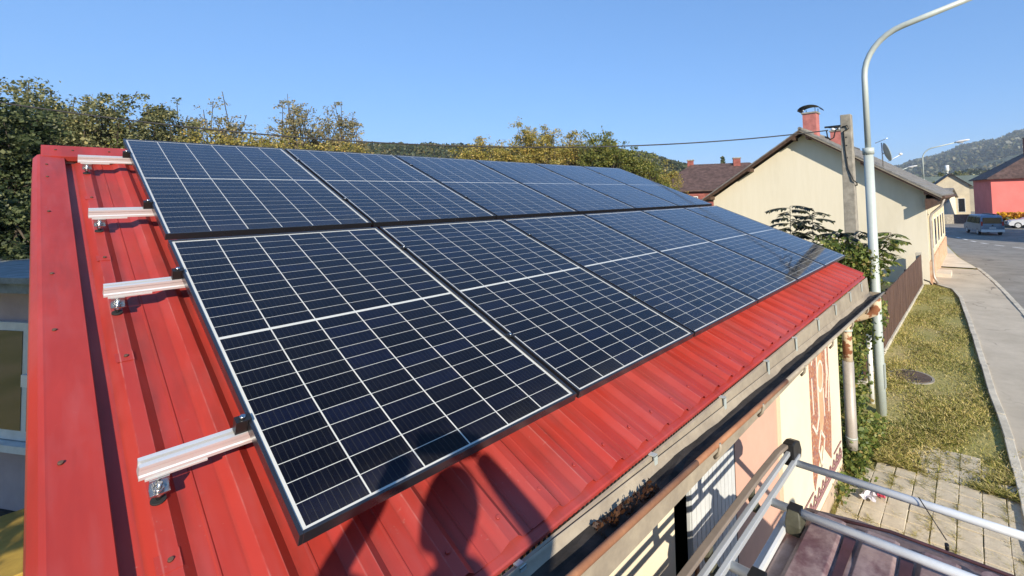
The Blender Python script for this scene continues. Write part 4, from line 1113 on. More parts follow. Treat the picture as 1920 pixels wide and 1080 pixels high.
# ------------------------------------------------------------------ vegetation
def make_tree(name, label, cat, base, trunk_h, crown_c, crown_r, seed, nbr, per, leaf, m, spread=.28, trunk_r=.12, group=None, lower_fill=0, flat=.2):
    global rng
    rng = np.random.default_rng(seed); rnd = random.Random(seed)
    t = thing(name, label, cat, base, group)
    tr = MB()
    b = Vector(base); c = Vector(crown_c); fork = Vector((b.x + (c.x - b.x) * .3, b.y + (c.y - b.y) * .3, b.z + trunk_h))
    mid = (b + fork) / 2 + Vector((rnd.uniform(-.1, .1), rnd.uniform(-.1, .1), 0))
    tr.tube([b - Vector((0, 0, .2)), mid, fork], [trunk_r, trunk_r * .85, trunk_r * .7], 8)
    ends = []
    nprim = max(4, nbr // 7)
    for i in range(nprim):
        d = Vector(rng.normal(size=3)); d.z = abs(d.z) * .8 + .15; d.normalize()
        p = c + Vector((d.x * crown_r[0] * .6, d.y * crown_r[1] * .6, d.z * crown_r[2] * .55))
        m1 = fork.lerp(p, .5) + Vector(rng.normal(size=3)) * .12
        tr.tube([fork, m1, p], [trunk_r * .5, trunk_r * .3, trunk_r * .15], 6, cap=False)
        for k in range(nbr // nprim):
            f = rnd.uniform(.25, 1.0); s = m1.lerp(p, f) if f > .3 else fork.lerp(m1, .6)
            d2 = Vector(rng.normal(size=3)); d2.normalize()
            rad = rnd.uniform(.78, 1.05)
            e = c + Vector((d2.x * crown_r[0], d2.y * crown_r[1], d2.z * crown_r[2])) * rad
            e = e.lerp(s, rnd.uniform(0, .22))
            tr.tube([s, s.lerp(e, .5) + Vector(rng.normal(size=3)) * .08, e], [trunk_r * .17, trunk_r * .12, trunk_r * .07], 4, cap=False)
            ends.append((s.lerp(e, .45), e))
    build(tr, 'trunk', 'bark', t)
    pts = []
    for s, e in ends:
        n = int(per * rnd.uniform(.6, 1.4)); nc = rnd.randint(4, 7)
        fc = rng.beta(1.8, 1.0, nc)[:, None]
        cc = np.array(s)[None] * (1 - fc) + np.array(e)[None] * fc + np.clip(rng.normal(size=(nc, 3)), -1.3, 1.3) * spread * .75
        w_ = rng.random(nc) + .35; ci = rng.choice(nc, n, p=w_ / w_.sum())
        P_ = cc[ci] + np.clip(rng.normal(size=(n, 3)), -1.7, 1.7) * spread * np.array([[.42, .42, .30]])
        k_ = n // 6                                    # a few leaves along the twig itself
        ft = rng.random((k_, 1)); P_[:k_] = np.array(s)[None] * (1 - ft) + np.array(e)[None] * ft + rng.normal(size=(k_, 3)) * .04
        pts.append(P_)
    if lower_fill:
        ncl = max(8, lower_fill // 45)
        dd_ = rng.normal(size=(ncl, 3)); dd_ /= np.linalg.norm(dd_, axis=1)[:, None]
        cl_ = np.array(c)[None] + dd_ * (rng.random((ncl, 1)) ** .45) * np.array(crown_r)[None] * np.array([[.92, .92, .86]]); cl_[:, 2] -= crown_r[2] * .08
        ci = rng.integers(0, ncl, lower_fill)
        P_ = cl_[ci] + np.clip(rng.normal(size=(lower_fill, 3)), -1.8, 1.8) * np.array([[.20, .20, .13]]) * (.6 + .8 * rng.random((ncl, 1)))[ci]
        P_ = P_[P_[:, 2] > .1]
        pts.append(P_)
    V, F = leaves(np.concatenate(pts), leaf, flat, .15)
    np_mesh('crown', V, F, m, t)
    return t
G1 = 'trees behind the workshop ridge'
CX, CY = CAM.x, CAM.y
def at(az, d): return (CX + d * math.cos(R(az)), CY + d * math.sin(R(az)))
def tree_at(label, az, d, top_el, rad, m, seed, nbr=60, per=90, leaf=.13, zlow=1.5, name='broadleaf_tree', spread=.28, cat='tree', group=G1, lower=0, trunk=None, squash=1.0, tr=.12):
    x, y = at(az, d); zt = 3.75 + d * math.tan(R(top_el))
    rzv = (zt - zlow) / 2 * 1.04; cz = (zt + zlow) / 2 + rzv * .06
    make_tree(name, label, cat, (x, y, zg(x)), trunk or max(.5, zlow * .8), (x, y, cz), (rad, rad * squash, rzv * .93), seed, nbr, per, leaf, m, spread, tr, group, lower)
tree_at('dense dark green tree at the left edge, taller than the hedge', 93.2, 15.0, 11.5, 1.8, 'leaf_dark', 101, 190, 420, .066, .3, lower=16000, spread=.24)
tree_at('dark leafy shrub hanging low past the left roof edge', 91.2, 13.2, 3.2, 1.3, 'leaf_dark', 102, 150, 380, .066, .3, name='shrub', cat='shrub', lower=1500)
tree_at('unseen broad dark tree added left of the picture to shade the neighbour house', 121.5, 6.1, 30, 1.9, 'leaf_dark', 150, 130, 260, .12, .6, lower=9000)  # out-of-view tree, added to keep the neighbour's wall in shade
tree_at('grey-green tree with pointed tops directly above the roof corner', 86.0, 17.5, 11.6, 1.2, 'leaf_mid', 103, 170, 300, .062, .6, spread=.19, lower=7000)
tree_at('low grey-green tree between the dark tree and the roof corner', 89.0, 18.5, 10.8, 1.25, 'leaf_mid', 104, 150, 300, .062, .6, lower=7000)
tree_at('thin grey-green tree above the first panel corner', 82.6, 18.5, 10.6, 1.3, 'leaf_mid', 105, 140, 240, .06, .8, spread=.18, lower=6000)
tree_at('sparse brownish tree with upright twigs above the first panel', 78.6, 19.5, 11.0, 1.45, 'leaf_sparse', 106, 150, 120, .062, 1.0, spread=.16, lower=3500)
tree_at('tall sparse brown tree, sky showing through, above the second panel', 72.2, 22, 12.1, 1.85, 'leaf_sparse', 107, 200, 130, .066, 1.0, spread=.17, lower=4500)
tree_at('sparse tree with bare twigs right of the tall sparse tree', 68.7, 22.5, 11.5, 1.3, 'leaf_sparse', 108, 150, 100, .066, 1.0, spread=.16, lower=2500)
for k, (az, el, r_) in enumerate(((84.5, 6.2, 1.3), (80.0, 6.6, 1.3), (76.2, 6.6, 1.3), (72.6, 6.5, 1.2), (69.0, 6.0, 1.2), (66.2, 5.7, .9))):
    tree_at(['yellow-green bush under the grey-green trees by the roof corner', 'golden bush above the middle of the first panel', 'golden bush above the right half of the first panel',
             'yellow bush at the foot of the tall sparse tree', 'yellow-brown bush right of the tall sparse tree', 'last small yellow bush before the wooded hill'][k], az, 17 + .3 * k, el + 1.5, r_, 'leaf_yellow' if k else 'leaf_tree', 120 + k, 90, 320, .062, .6, name='bush', cat='bush', group='bushes behind the ridge', lower=5000)
tree_at('golden autumn tree, left one of the pair above the panels', 54.0, 24, 9.0, 1.7, 'leaf_yellow', 140, 140, 240, .07, .8, lower=7000, spread=.22)
tree_at('broad golden autumn tree, tallest behind the fourth panel', 47.6, 25, 10.1, 2.4, 'leaf_yellow', 141, 220, 260, .07, .8, lower=14000, spread=.24)
tree_at('bright green tree right of the golden autumn trees', 38.8, 25, 9.4, 2.0, 'leaf_tree', 142, 160, 270, .08, .8, lower=8000, spread=.24)
tree_at('yellow-green tree between the golden tree and green tree', 42.4, 26, 9.5, 1.7, 'leaf_yellow', 143, 140, 240, .07, .8, lower=6000)
tree_at('low yellow-green bush sloping down at the far panel edge', 34.0, 25, 6.6, 1.5, 'leaf_tree', 144, 100, 230, .075, .8, name='bush', cat='bush', group='bushes behind the ridge', lower=4000)
tree_at('small golden bush just before the wooded hill', 31.3, 26, 4.6, 1.0, 'leaf_yellow', 145, 70, 200, .07, .8, name='bush', cat='bush', group='bushes behind the ridge', lower=500)
# spruce tip behind the brown roof
def spruce(x, y, z0, zt, r_, label):
    t = thing('spruce_tree', label, 'tree', (x, y, z0))
    build(MB().tube([(x, y, z0), (x, y, zt)], [.18, .02], 7), 'trunk', 'bark', t)
    P_ = []
    for k in range(26):
        f = k / 26; z = z0 + (zt - z0) * (.25 + .75 * f); rr_ = r_ * (1 - f) + .08
        for q in range(9):
            a = 2 * math.pi * (q / 9 + .13 * k)
            s_ = np.linspace(.1, 1, 14)[:, None]
            P_.append(np.array([[x, y, z]]) + s_ * np.array([[rr_ * math.cos(a), rr_ * math.sin(a), -.28 * rr_]]) + rng.normal(size=(14, 3)) * .06)
    V, F = leaves(np.concatenate(P_), .22, .3, .1); np_mesh('crown', V, F, 'leaf_dark', t)
x_, y_ = at(24.4, 62); spruce(x_, y_, -.7, 3.75 + 62 * math.tan(R(4.9)), 1.9, 'dark spruce tip between the chimneys of the brown roof')
for k, (az, d, el, r_, lb) in enumerate(((2.1, 140, 1.75, 4.5, 'dark round tree behind the green-grey roof'), (.3, 150, 1.75, 4.0, 'dark tree beside the red house roof'), (3.3, 120, .55, 2.5, 'olive tree behind the grey shed'))):
    tree_at(lb, az, d, el, r_, 'leaf_mid', 160 + k, 40, 60, .55, 1.5, spread=.7, group='far trees beyond the bend', tr=.3)

# climbing shrub and frond plants at the end of the workshop
def blob_shrub(name, label, blobs, leaf, m, seed, stems=None, cat='shrub', group=None, flat=.25):
    global rng
    rng = np.random.default_rng(seed)
    b0 = blobs[0]
    t = thing(name, label, cat, (b0[0], b0[1], zg(b0[0])), group)
    if stems:
        mb = MB()
        for s_ in stems: mb.tube(s_, [.022 - .014 * i / (len(s_) - 1) for i in range(len(s_))], 5, cap=False)
        build(mb, 'stems', 'bark', t)
    pts = []
    for (x, y, z, rx, ry, rz_, n) in blobs:
        d = rng.normal(size=(n, 3)); d /= np.linalg.norm(d, axis=1)[:, None]
        rad = rng.random((n, 1)) ** .45
        P_ = np.array([[x, y, z]]) + d * rad * np.array([[rx, ry, rz_]]) + rng.normal(size=(n, 3)) * .05
        pts.append(P_)
    P_ = np.concatenate(pts); P_ = P_[P_[:, 2] > .03]
    V, F = leaves(P_, leaf, flat, .25); np_mesh('foliage', V, F, m, t)
    return t
blob_shrub('climbing_shrub', 'bushy green climber filling the gap between downpipe and lamp post',
           [(8.6, 2.0, 2.55, .55, .55, .40, 2200), (8.45, 1.62, 2.55, .25, .28, .30, 700), (8.75, 1.45, 2.35, .22, .22, .30, 500), (8.0, 1.95, 1.9, .5, .42, .6, 2100), (7.7, 1.80, 1.35, .45, .35, .6, 1800), (7.5, 1.72, .8, .45, .35, .5, 1500), (8.7, 2.5, 2.3, .5, .5, .5, 1700), (9.3, 1.75, 2.1, .45, .30, .45, 1100), (8.3, 2.3, 1.2, .6, .5, .8, 1500), (8.62, 1.46, 1.5, .16, .16, .5, 260)], .062, 'leaf_bright', 201,
           stems=[[(7.7, 1.9, 0), (7.8, 1.9, 1.0), (8.2, 2.0, 1.9), (8.6, 2.0, 2.6)], [(8.2, 2.2, 0), (8.4, 2.3, 1.2), (8.7, 2.4, 2.3)], [(7.6, 1.8, 0), (7.6, 1.75, .8), (7.7, 1.8, 1.5)]])
blob_shrub('fence_climber', 'loose climber trailing over the near end of the plank fence',
           [(10.6, 1.80, 1.25, .7, .16, .35, 700), (11.6, 1.78, 1.0, .55, .10, .3, 260), (9.9, 1.72, .9, .5, .14, .6, 500)], .075, 'leaf_bright', 202,
           stems=[[(9.9, 1.75, 0), (10.1, 1.76, .8), (10.7, 1.78, 1.3), (11.6, 1.78, 1.1)]])
blob_shrub('weeds', 'rank green weeds at the foot of the downpipe',
           [(6.75, 1.50, .25, .38, .22, .32, 1100), (6.35, 1.42, .12, .25, .14, .2, 500), (7.2, 1.50, .22, .4, .25, .3, 900), (7.7, 1.42, .12, .35, .22, .16, 600), (5.9, 1.44, .07, .3, .08, .1, 200)], .056, 'leaf_bright', 203, cat='weeds')
# frond plants: upright stems with layered pinnate leaves
def fronds(base, top, n, length, label, seed, m='leaf_frond', name='frond_plant'):
    rnd = random.Random(seed)
    t = thing(name, label, 'shrub', base, 'frond plants beside the workshop')
    b, tp = Vector(base), Vector(top)
    build(MB().tube([b, b.lerp(tp, .5) + Vector((.03, .02, 0)), tp], [.018, .013, .005], 6), 'stem', 'bark', t)
    V = []; F = []; rach = MB()
    for k in range(n):
        f = .52 + .48 * k / (n - 1); p = b.lerp(tp, f); a = k * 2.4 + rnd.uniform(-.3, .3)
        L = length * (1.0 - .35 * abs(f - .7)) * rnd.uniform(.8, 1.15)
        d = Vector((math.cos(a), math.sin(a), 0)); s = Vector((-d.y, d.x, 0))
        path = [p + d * L * q + Vector((0, 0, L * (.14 * q - .24 * q * q))) for q in [i / 12 for i in range(13)]]
        rach.tube(path, [.005] * 12 + [.002], 4, cap=False)
        for i in range(2, 13):
            for sg in (-1, 1):
                c_ = path[i]; ll = .125 * (1.15 - .5 * abs(i / 12 - .55)) * rnd.uniform(.8, 1.2); dd = (s * sg + d * .45).normalized() * ll - Vector((0, 0, rnd.uniform(.03, .095)))
                w = d * .027 + Vector((0, 0, rnd.uniform(-.012, .012))); o = len(V)
                V += [c_, c_ + dd * .45 + w, c_ + dd, c_ + dd * .45 - w]; F.append((o, o + 1, o + 2, o + 3))
    build(rach, 'leaf_stalks', 'bark', t)
    np_mesh('leaflets', np.array([tuple(v) for v in V]), np.array(F), m, t, 'stuff')
fronds((9.5, 3.10, 0), (9.5, 3.04, 3.50), 42, .48, 'dark frond plant with layered leaves, left of two before the gable', 1)
fronds((9.4, 2.62, 0), (9.5, 2.60, 3.36), 40, .46, 'dark frond plant with layered leaves, right of two before the gable', 2)
fronds((9.2, 2.25, 0), (9.1, 2.10, 3.02), 34, .40, 'shorter frond plant left of the concrete pole foot', 3)
fronds((9.0, 1.90, 0), (8.95, 1.72, 3.05), 34, .40, 'frond plant in front of the concrete pole foot', 5)
fronds((8.85, 1.72, 1.9), (9.05, 1.18, 3.02), 20, .34, 'slender sprig right of the lamp post before the gable wall', 4, 'leaf_bright')
# hedge with yellow flowers before the red house
P_ = np.stack([rng.uniform(71.6, 72.8, 2600), rng.uniform(-11, -2.1, 2600), rng.uniform(-.1, .9, 2600)], 1)
fh = thing('flowering_hedge', 'bright yellow flowering hedge in front of the red house', 'hedge', (72.2, -7, -.77))
V, F = leaves(P_, .28); np_mesh('flowers', V, F, 'leaf_flower', fh)
P_ = np.stack([rng.uniform(71.5, 72.9, 2200), rng.uniform(-11, -2.0, 2200), rng.uniform(-.77, .3, 2200)], 1)
V, F = leaves(P_, .28); np_mesh('greenery', V, F, 'leaf_dark', fh)

# grass: uneven tufts over the strip and in the paving joints
rng = np.random.default_rng(55)
def grass(n, xr, f_lo, f_hi, hmin, hmax, dens=None):
    x = rng.uniform(*xr, n)
    x = xr[0] + (xr[1] - xr[0]) * rng.random(n) ** 1.7
    lo = np.array([f_lo(q) for q in x]); hi = np.array([f_hi(q) for q in x])
    y = lo + (hi - lo) * rng.random(n)
    pat = np.sin(x * 2.1 + 1.7 * np.sin(y * 3.0)) + np.sin(y * 4.3 + x * 1.3) + rng.normal(size=n) * .8
    keep = pat > -.45
    x, y, pat = x[keep], y[keep], pat[keep]; n = len(x)
    z = np.array([zg(q) for q in x])
    h = (hmin + (hmax - hmin) * rng.random(n)) * (.6 + .25 * np.clip(pat, 0, 2.2))
    a = rng.uniform(0, 2 * math.pi, n); lean = rng.normal(size=(n, 2)) * .9
    w = .0045 + .0035 * rng.random(n)
    B = np.stack([x, y, z], 1); S_ = np.stack([np.cos(a) * w, np.sin(a) * w, 0 * a], 1)
    M_ = B + np.stack([lean[:, 0] * h * .35, lean[:, 1] * h * .35, h * .6], 1)
    T_ = B + np.stack([lean[:, 0] * h * 1.0, lean[:, 1] * h * 1.0, h], 1)
    V = np.stack([B - S_, B + S_, M_ + S_ * .7, T_, M_ - S_ * .7], 1).reshape(-1, 3)
    F = (np.arange(n)[:, None] * 5 + np.arange(5)[None])
    return V, F
gkf = lambda x: lerp_curve(GRASS_KERB, x) + .06
V1, F1 = grass(60000, (7.3, 22.9), gkf, lambda x: 1.78 if x > 9.6 else 1.45, .025, .075)
o = np_mesh('grass', V1, F1, 'blade'); tag(o, 'short dry mown grass of the strip between fence and pavement', 'grass', kind='stuff')
V2, F2 = grass(16000, (6.95, 8.4), lambda x: -.3 + .25 * math.sin(x * 9), lambda x: 1.25, .03, .10)
o = np_mesh('grass', V2, F2, 'blade'); tag(o, 'longer straw-like grass creeping over the paving edge', 'grass', kind='stuff')
# tufts in the joints of the paving
jx = []; 
for k in range(260):
    i = rng.integers(6, 23); j = rng.integers(0, 8)
    cx_ = 2.75 + i * .226 + (.113 if rng.random() < .5 else rng.uniform(-.11, .11)); cy_ = -.24 + j * .226 + .113 * (1 if rng.random() < .75 else 0)
    jx.append((cx_, cy_, rng.integers(12, 60)))
V = []; F = []
for cx_, cy_, n in jx:
    n = int(n); x = cx_ + rng.normal(size=n) * .05; y = cy_ + rng.normal(size=n) * .018
    h = rng.uniform(.015, .06, n); a = rng.uniform(0, 6.28, n); ln = rng.normal(size=(n, 2))
    for q in range(n):
        o_ = len(V); w = .004
        V += [(x[q] - w, y[q], .008), (x[q] + w, y[q], .008), (x[q] + ln[q, 0] * h[q] * .9, y[q] + ln[q, 1] * h[q] * .9, .012 + h[q])]; F.append((o_, o_ + 1, o_ + 2))
o = np_mesh('joint_grass', np.array(V), np.array(F), 'blade'); tag(o, 'tufts of grass sprouting from the paving joints', 'grass', kind='stuff')
# litter by the wall
lit = thing('litter', 'crumpled white and red wrapper lying by the wall corner', 'litter', (6.0, 1.14, .03))
rr = random.Random(4)
def crumple(c, s_, m, nm):
    vs = []; n = 6
    for i in range(n):
        for j in range(n): vs.append((c[0] + (i / (n - 1) - .5) * s_ + rr.uniform(-.012, .012), c[1] + (j / (n - 1) - .5) * s_ * .8 + rr.uniform(-.012, .012), c[2] + rr.uniform(0, .055)))
    build(MB().add(vs, [(i * n + j, (i + 1) * n + j, (i + 1) * n + j + 1, i * n + j + 1) for i in range(n - 1) for j in range(n - 1)]), nm, m, lit)
crumple((5.98, 1.18, .045), .20, 'paper', 'paper'); crumple((6.07, 1.06, .05), .10, 'paper_red', 'wrapper')


# ------------------------------------------------------------------ vehicles
def wheel(par, x, y, z, r, w, side):
    a, b = y, y + side * w
    wo = build(MB().tube([(x, a, z), (x, a + side * w * .12, z), (x, b - side * w * .12, z), (x, b, z)], [r * .93, r, r, r * .93], 20), 'wheel', 'rubber', par, local=True)
    build(MB().tube([(x, b - side * .02, z), (x, b + side * .006, z)], r * .64, 16), 'rim', 'alu', wo, local=True)
    for k in range(5):
        an = 2 * math.pi * k / 5
        build(MB().box((x - .022, min(b + side * .006, b + side * .02), z + r * .1), (x + .022, max(b + side * .006, b + side * .02), z + r * .60), lambda px, py, pz, an=an: (x + (px - x) * math.cos(an) - (pz - z) * math.sin(an), py, z + (px - x) * math.sin(an) + (pz - z) * math.cos(an))), 'spoke', 'alu', wo, local=True)
def car_body(par, prof, half, tumble, m, nm='body', mid=None):
    """side profile (x,z) closed loop, rounded across the width"""
    rings = []
    for f in (-1.0, -.985, -.93, -.6, 0, .6, .93, .985, 1.0):
        k = 1 - .10 * max(0, abs(f) - .93) / .07
        zm = max(z for _, z in prof)
        ring = []
        for x, z in prof:
            zr = z / zm
            y = f * half * (1 - tumble * max(0, zr - .55) / .45)
            zz = z - (1 - math.sqrt(max(0, 1 - (abs(f) ** 6)))) * (.10 if zr > .4 else -.05)
            cxm = sum(p[0] for p in prof) / len(prof)
            ring.append((cxm + (x - cxm) * (1 - .015 * (abs(f) > .95)), y, zz))
        rings.append(ring)
    return build(MB().loft(rings), nm, m, par, local=True)

# --- the maroon van under the photographer; local x points to its rear (away from the viewer)
vn = thing('maroon_van', 'faded maroon van parked along the workshop wall, only its roof showing', 'van', (0.42, 0.075, 0.0))
VR = 1.99; HW = .895
rearx = 2.14
prof = [(-2.35, .30), (-2.40, .55), (-2.36, .86), (-1.75, 1.02), (-1.15, 1.70), (-.95, 1.86), (-.6, VR - .012), (.6, VR), (1.6, VR - .004), (rearx - .12, VR - .045), (rearx - .02, VR - .14), (rearx + .06, 1.30), (rearx + .14, .85), (rearx + .14, .45), (rearx + .05, .28)]
body = car_body(vn, prof, HW, .06, 'van')
# raised ribs in the roof skin, rear seam, drip rails
for y in (.625, .38, .135, -.11, -.355, -.60):
    mb = MB(); rings = []
    for x, w, h in ((-1.0, .06, 0), (-.9, .085, .006), (-.2, .092, .007), (1.3, .092, .007), (1.72, .090, .006), (1.84, .085, .003), (1.90, .08, -.004)):
        zr = VR - .002
        rings.append([(x, y - w, zr - .01), (x, y - w * .75, zr + h), (x, y + w * .75, zr + h), (x, y + w, zr - .01)])
    mb.loft(rings, sm=False); build(mb, 'roof_rib', 'van', vn, local=True, bevel=.006)
for y in (.502, .257, .012, -.233, -.478):
    build(MB().loft([[(x, y - w, VR + .0015), (x, y - w, VR + .004), (x, y + w, VR + .004), (x, y + w, VR + .0015)] for x, w in ((-.9, .016), (1.55, .020), (1.76, .026), (1.82, .018), (1.86, .003))], sm=False), 'roof_channel_shade', 'van_dark', vn, local=True)  # darker maroon: less faded paint, plus the recess shade put into the colour
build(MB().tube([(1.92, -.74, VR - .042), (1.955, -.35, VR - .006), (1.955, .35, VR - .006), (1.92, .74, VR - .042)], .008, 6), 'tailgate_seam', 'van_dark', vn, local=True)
for s_ in (-1, 1):
    build(MB().loft([[(x, s_ * y, VR - .05 + dz) for y, dz in ((.80, .0), (.80, .03), (.815, .032), (.825, .010), (.855, .010), (.857, .0))] for x in (-.95, 0, 1.0, 1.85)], sm=False), 'drip_rail', 'alu_white', vn, local=True)
build(MB().cyl((1.84, -.06, VR - .02), (1.84, -.06, VR + .025), .042, 18), 'roof_cap', 'van', vn, local=True)
an = build(MB().cyl((2.10, .12, VR - .08), (2.09, .12, VR - .05), .010, 10), 'aerial_base', 'black_plastic', vn, local=True)
build(MB().tube([(2.09, .12, VR - .03), (2.17, .24, VR + .10)], .003, 5), 'aerial_rod', 'black_plastic', an, local=True)
# glazing, doors, lights, wheels
for s_ in (-1, 1):
    for xa, xb in ((-.95, -.05), (.02, 1.0), (1.08, 1.85)):
        y0, y1 = s_ * HW * .975, s_ * HW * .925
        d = s_ * .006
        build(MB().add([(xa + (.10 if xa < -.5 else 0), y0 + d, 1.16), (xb, y0 + d, 1.16), (xb, y1 + d, 1.62), (xa + (.38 if xa < -.5 else .02), y1 + d, 1.62)], [(0, 1, 2, 3)]), 'side_window', 'pane', vn, local=True)
    build(MB().box((-.05 - .006, s_ * HW * .985 - .004, .45), (-.05 + .006, s_ * HW * .985 + .004, 1.1)), 'door_gap', 'black_plastic', vn, local=True)
    mir = build(MB().ball((-1.28, s_ * (HW + .10), 1.18), (.06, .11, .09)), 'mirror', 'black_plastic', vn, local=True)
    build(MB().ball((-2.28, s_ * .62, .78), (.10, .16, .10)), 'headlight', 'lens', vn, local=True)
    build(MB().box((rearx + .07, s_ * .70 - .07, .80), (rearx + .155, s_ * .70 + .07, 1.15)), 'tail_light', 'tail_red', vn, local=True)
    for x in (-1.55, 1.35): wheel(vn, x, s_ * (HW - .19), .31, .31, .19, s_)
build(MB().add([(-1.74, -.68, 1.045), (-1.74, .68, 1.045), (-1.17, .62, 1.71), (-1.17, -.62, 1.71)], [(0, 1, 2, 3)]), 'windscreen', 'pane', vn, local=True)
build(MB().add([(rearx + .085, -.60, 1.22), (rearx + .085, .60, 1.22), (rearx + .012, .56, 1.70), (rearx + .012, -.56, 1.70)], [(0, 3, 2, 1)]), 'rear_window', 'pane', vn, local=True)
build(MB().box((rearx + .10, -.80, .34), (rearx + .24, .80, .58)), 'rear_bumper', 'black_plastic', vn, local=True, bevel=.03)
build(MB().box((-2.48, -.80, .30), (-2.32, .80, .56)), 'front_bumper', 'black_plastic', vn, local=True, bevel=.03)

# --- roof rack on the van: side rails of twin bars with a taupe cover, round cross tubes, olive feet
rk_ = thing('roof_rack', 'silver roof rack with round cross bars on the maroon van', 'roof rack', (0.42, 0.075, VR))
ZR = VR + .080
for s_ in (-1, 1):
    yo = s_ * .93
    rail = MB()
    def bar(y0, y1, z0, z1, xa, xb): rail.box((xa, min(s_ * y0, s_ * y1), z0), (xb, max(s_ * y0, s_ * y1), z1))
    z0 = ZR - VR
    bar(.880, .905, z0 - .022, z0 + .008, -1.35, 2.26); bar(.912, .936, z0 + .030, z0 + .056, -1.35, 2.25)
    ro = build(rail, 'side_rail', 'rail_grey', rk_, local=True, bevel=.003)
    # upper taupe cover bending down at the rear end
    pth = [(-1.35, z0 + .115), (1.71, z0 + .115), (2.01, z0 + .105), (2.18, z0 + .08), (2.28, z0 + .035), (2.31, z0 - .03)]
    rings = [[(x, s_ * .960, z - .011), (x, s_ * .922, z - .011), (x, s_ * .922, z + .011), (x, s_ * .960, z + .011)] for x, z in pth]
    build(MB().loft(rings, sm=False), 'rail_cover', 'rack_taupe', ro, local=True, bevel=.004)
    cap_ = MB().prism([(2.16, z0 - .04), (2.31, z0 - .04), (2.325, z0 + .01), (2.29, z0 + .075), (2.22, z0 + .10), (2.15, z0 + .105)], 1, min(s_ * .89, s_ * .957), max(s_ * .89, s_ * .957))
    build(cap_, 'end_cap', 'black_plastic', rk_, local=True, bevel=.008)
    for x in (1.62, 1.10, .56, 0.0, -.6, -1.2):
        post = MB()
        post.loft([[(x - w, s_ * y - .011, z), (x + w, s_ * y - .011, z), (x + w, s_ * y + .011, z), (x - w, s_ * y + .011, z)] for y, z, w in ((.925, z0 - .02, .03), (.955, z0 + .03, .022), (.95, z0 + .08, .02), (.935, z0 + .102, .03))], sm=False)
        build(post, 'rail_bracket', 'rack_olive', ro, local=True)
bars_x = [2.19, 1.73, 1.18, .45, -.30, -1.05]
for k, x in enumerate(bars_x):
    z0 = ZR - VR - .02
    b_ = build(MB().tube([(x, -.885, z0), (x, .885, z0)], .021, 14), 'cross_bar', 'alu_white', rk_, local=True)
    if k in (1, 2, 4):
        for s_ in (-1, 1):
            y = s_ * .76
            f_ = MB().loft([[(x - w, y - d, z), (x + w, y - d, z), (x + w, y + d, z), (x - w, y + d, z)] for z, w, d in ((-.045, .05, .035), (.01, .055, .042), (.045, .045, .038), (z0 + .022, .03, .030))], sm=False)
            build(f_, 'rack_foot', 'rack_olive', b_, local=True, bevel=.008)
            build(MB().box((x - .032, y - .035, z0 - .022), (x + .032, y + .035, z0 + .0225)), 'foot_clamp', 'black_plastic', b_, local=True, bevel=.004)

# --- far vehicles
def far_car(name, label, cat, loc, yaw, prof, glass, half, m, r, wx, parts):
    t = thing(name, label, cat, loc, rot=(0, 0, yaw))
    car_body(t, prof, half, .14, m)
    for s_ in (-1, 1):
        for x in wx: wheel(t, x, s_ * (half - .20), r, r, .20, s_)
        for g in glass:
            zmax = max(z for _, z in prof)
            ys = [s_ * half * (1 - .14 * max(0, z / zmax - .55) / .45) + s_ * .008 for _, z in g]
            build(MB().add([(x, y, z) for (x, z), y in zip(g, ys)], [tuple(range(len(g)))]), 'side_window', 'pane', t, local=True)
    for nm, a, b, mm in parts: build(MB().box(a, b), nm, mm, t, local=True, bevel=.012)
    return t
# blue-grey van seen from behind: local +x is its front
far_car('panel_van', 'blue-grey van driving away on the bend', 'van', (58.6, -.55, zg(58.5)), R(16),
        [(-2.35, .35), (-2.42, .55), (-2.38, 1.1), (-2.25, 1.88), (-2.1, 1.96), (1.0, 1.95), (1.35, 1.75), (1.75, 1.15), (2.4, .95), (2.46, .5), (2.3, .32)],
        [[(-2.1, 1.15), (-1.1, 1.15), (-1.1, 1.72), (-2.1, 1.72)], [(-.95, 1.15), (.2, 1.15), (.2, 1.72), (-.95, 1.72)], [(.3, 1.15), (1.45, 1.15), (1.1, 1.70), (.3, 1.72)]], .93, 'blue_grey', .33, (-1.5, 1.5),
        [('rear_window', (-2.41, -.72, 1.15), (-2.33, .72, 1.72), 'pane'), ('tail_light', (-2.43, .74, .95), (-2.36, .88, 1.35), 'tail_red'), ('tail_light', (-2.43, -.88, .95), (-2.36, -.74, 1.35), 'tail_red'),
         ('number_plate', (-2.455, -.26, .68), (-2.425, .26, .80), 'lamp_white'), ('bumper', (-2.50, -.90, .36), (-2.34, .90, .60), 'alu_white'), ('tailgate_panel', (-2.44, -.66, .84), (-2.405, .66, 1.10), 'blue_grey'),
         ('tailgate_badge', (-2.447, -.07, .92), (-2.44, .07, 1.05), 'black_plastic'), ('ladder_rack', (-1.9, -.7, 1.965), (.8, -.2, 2.02), 'black_plastic')])
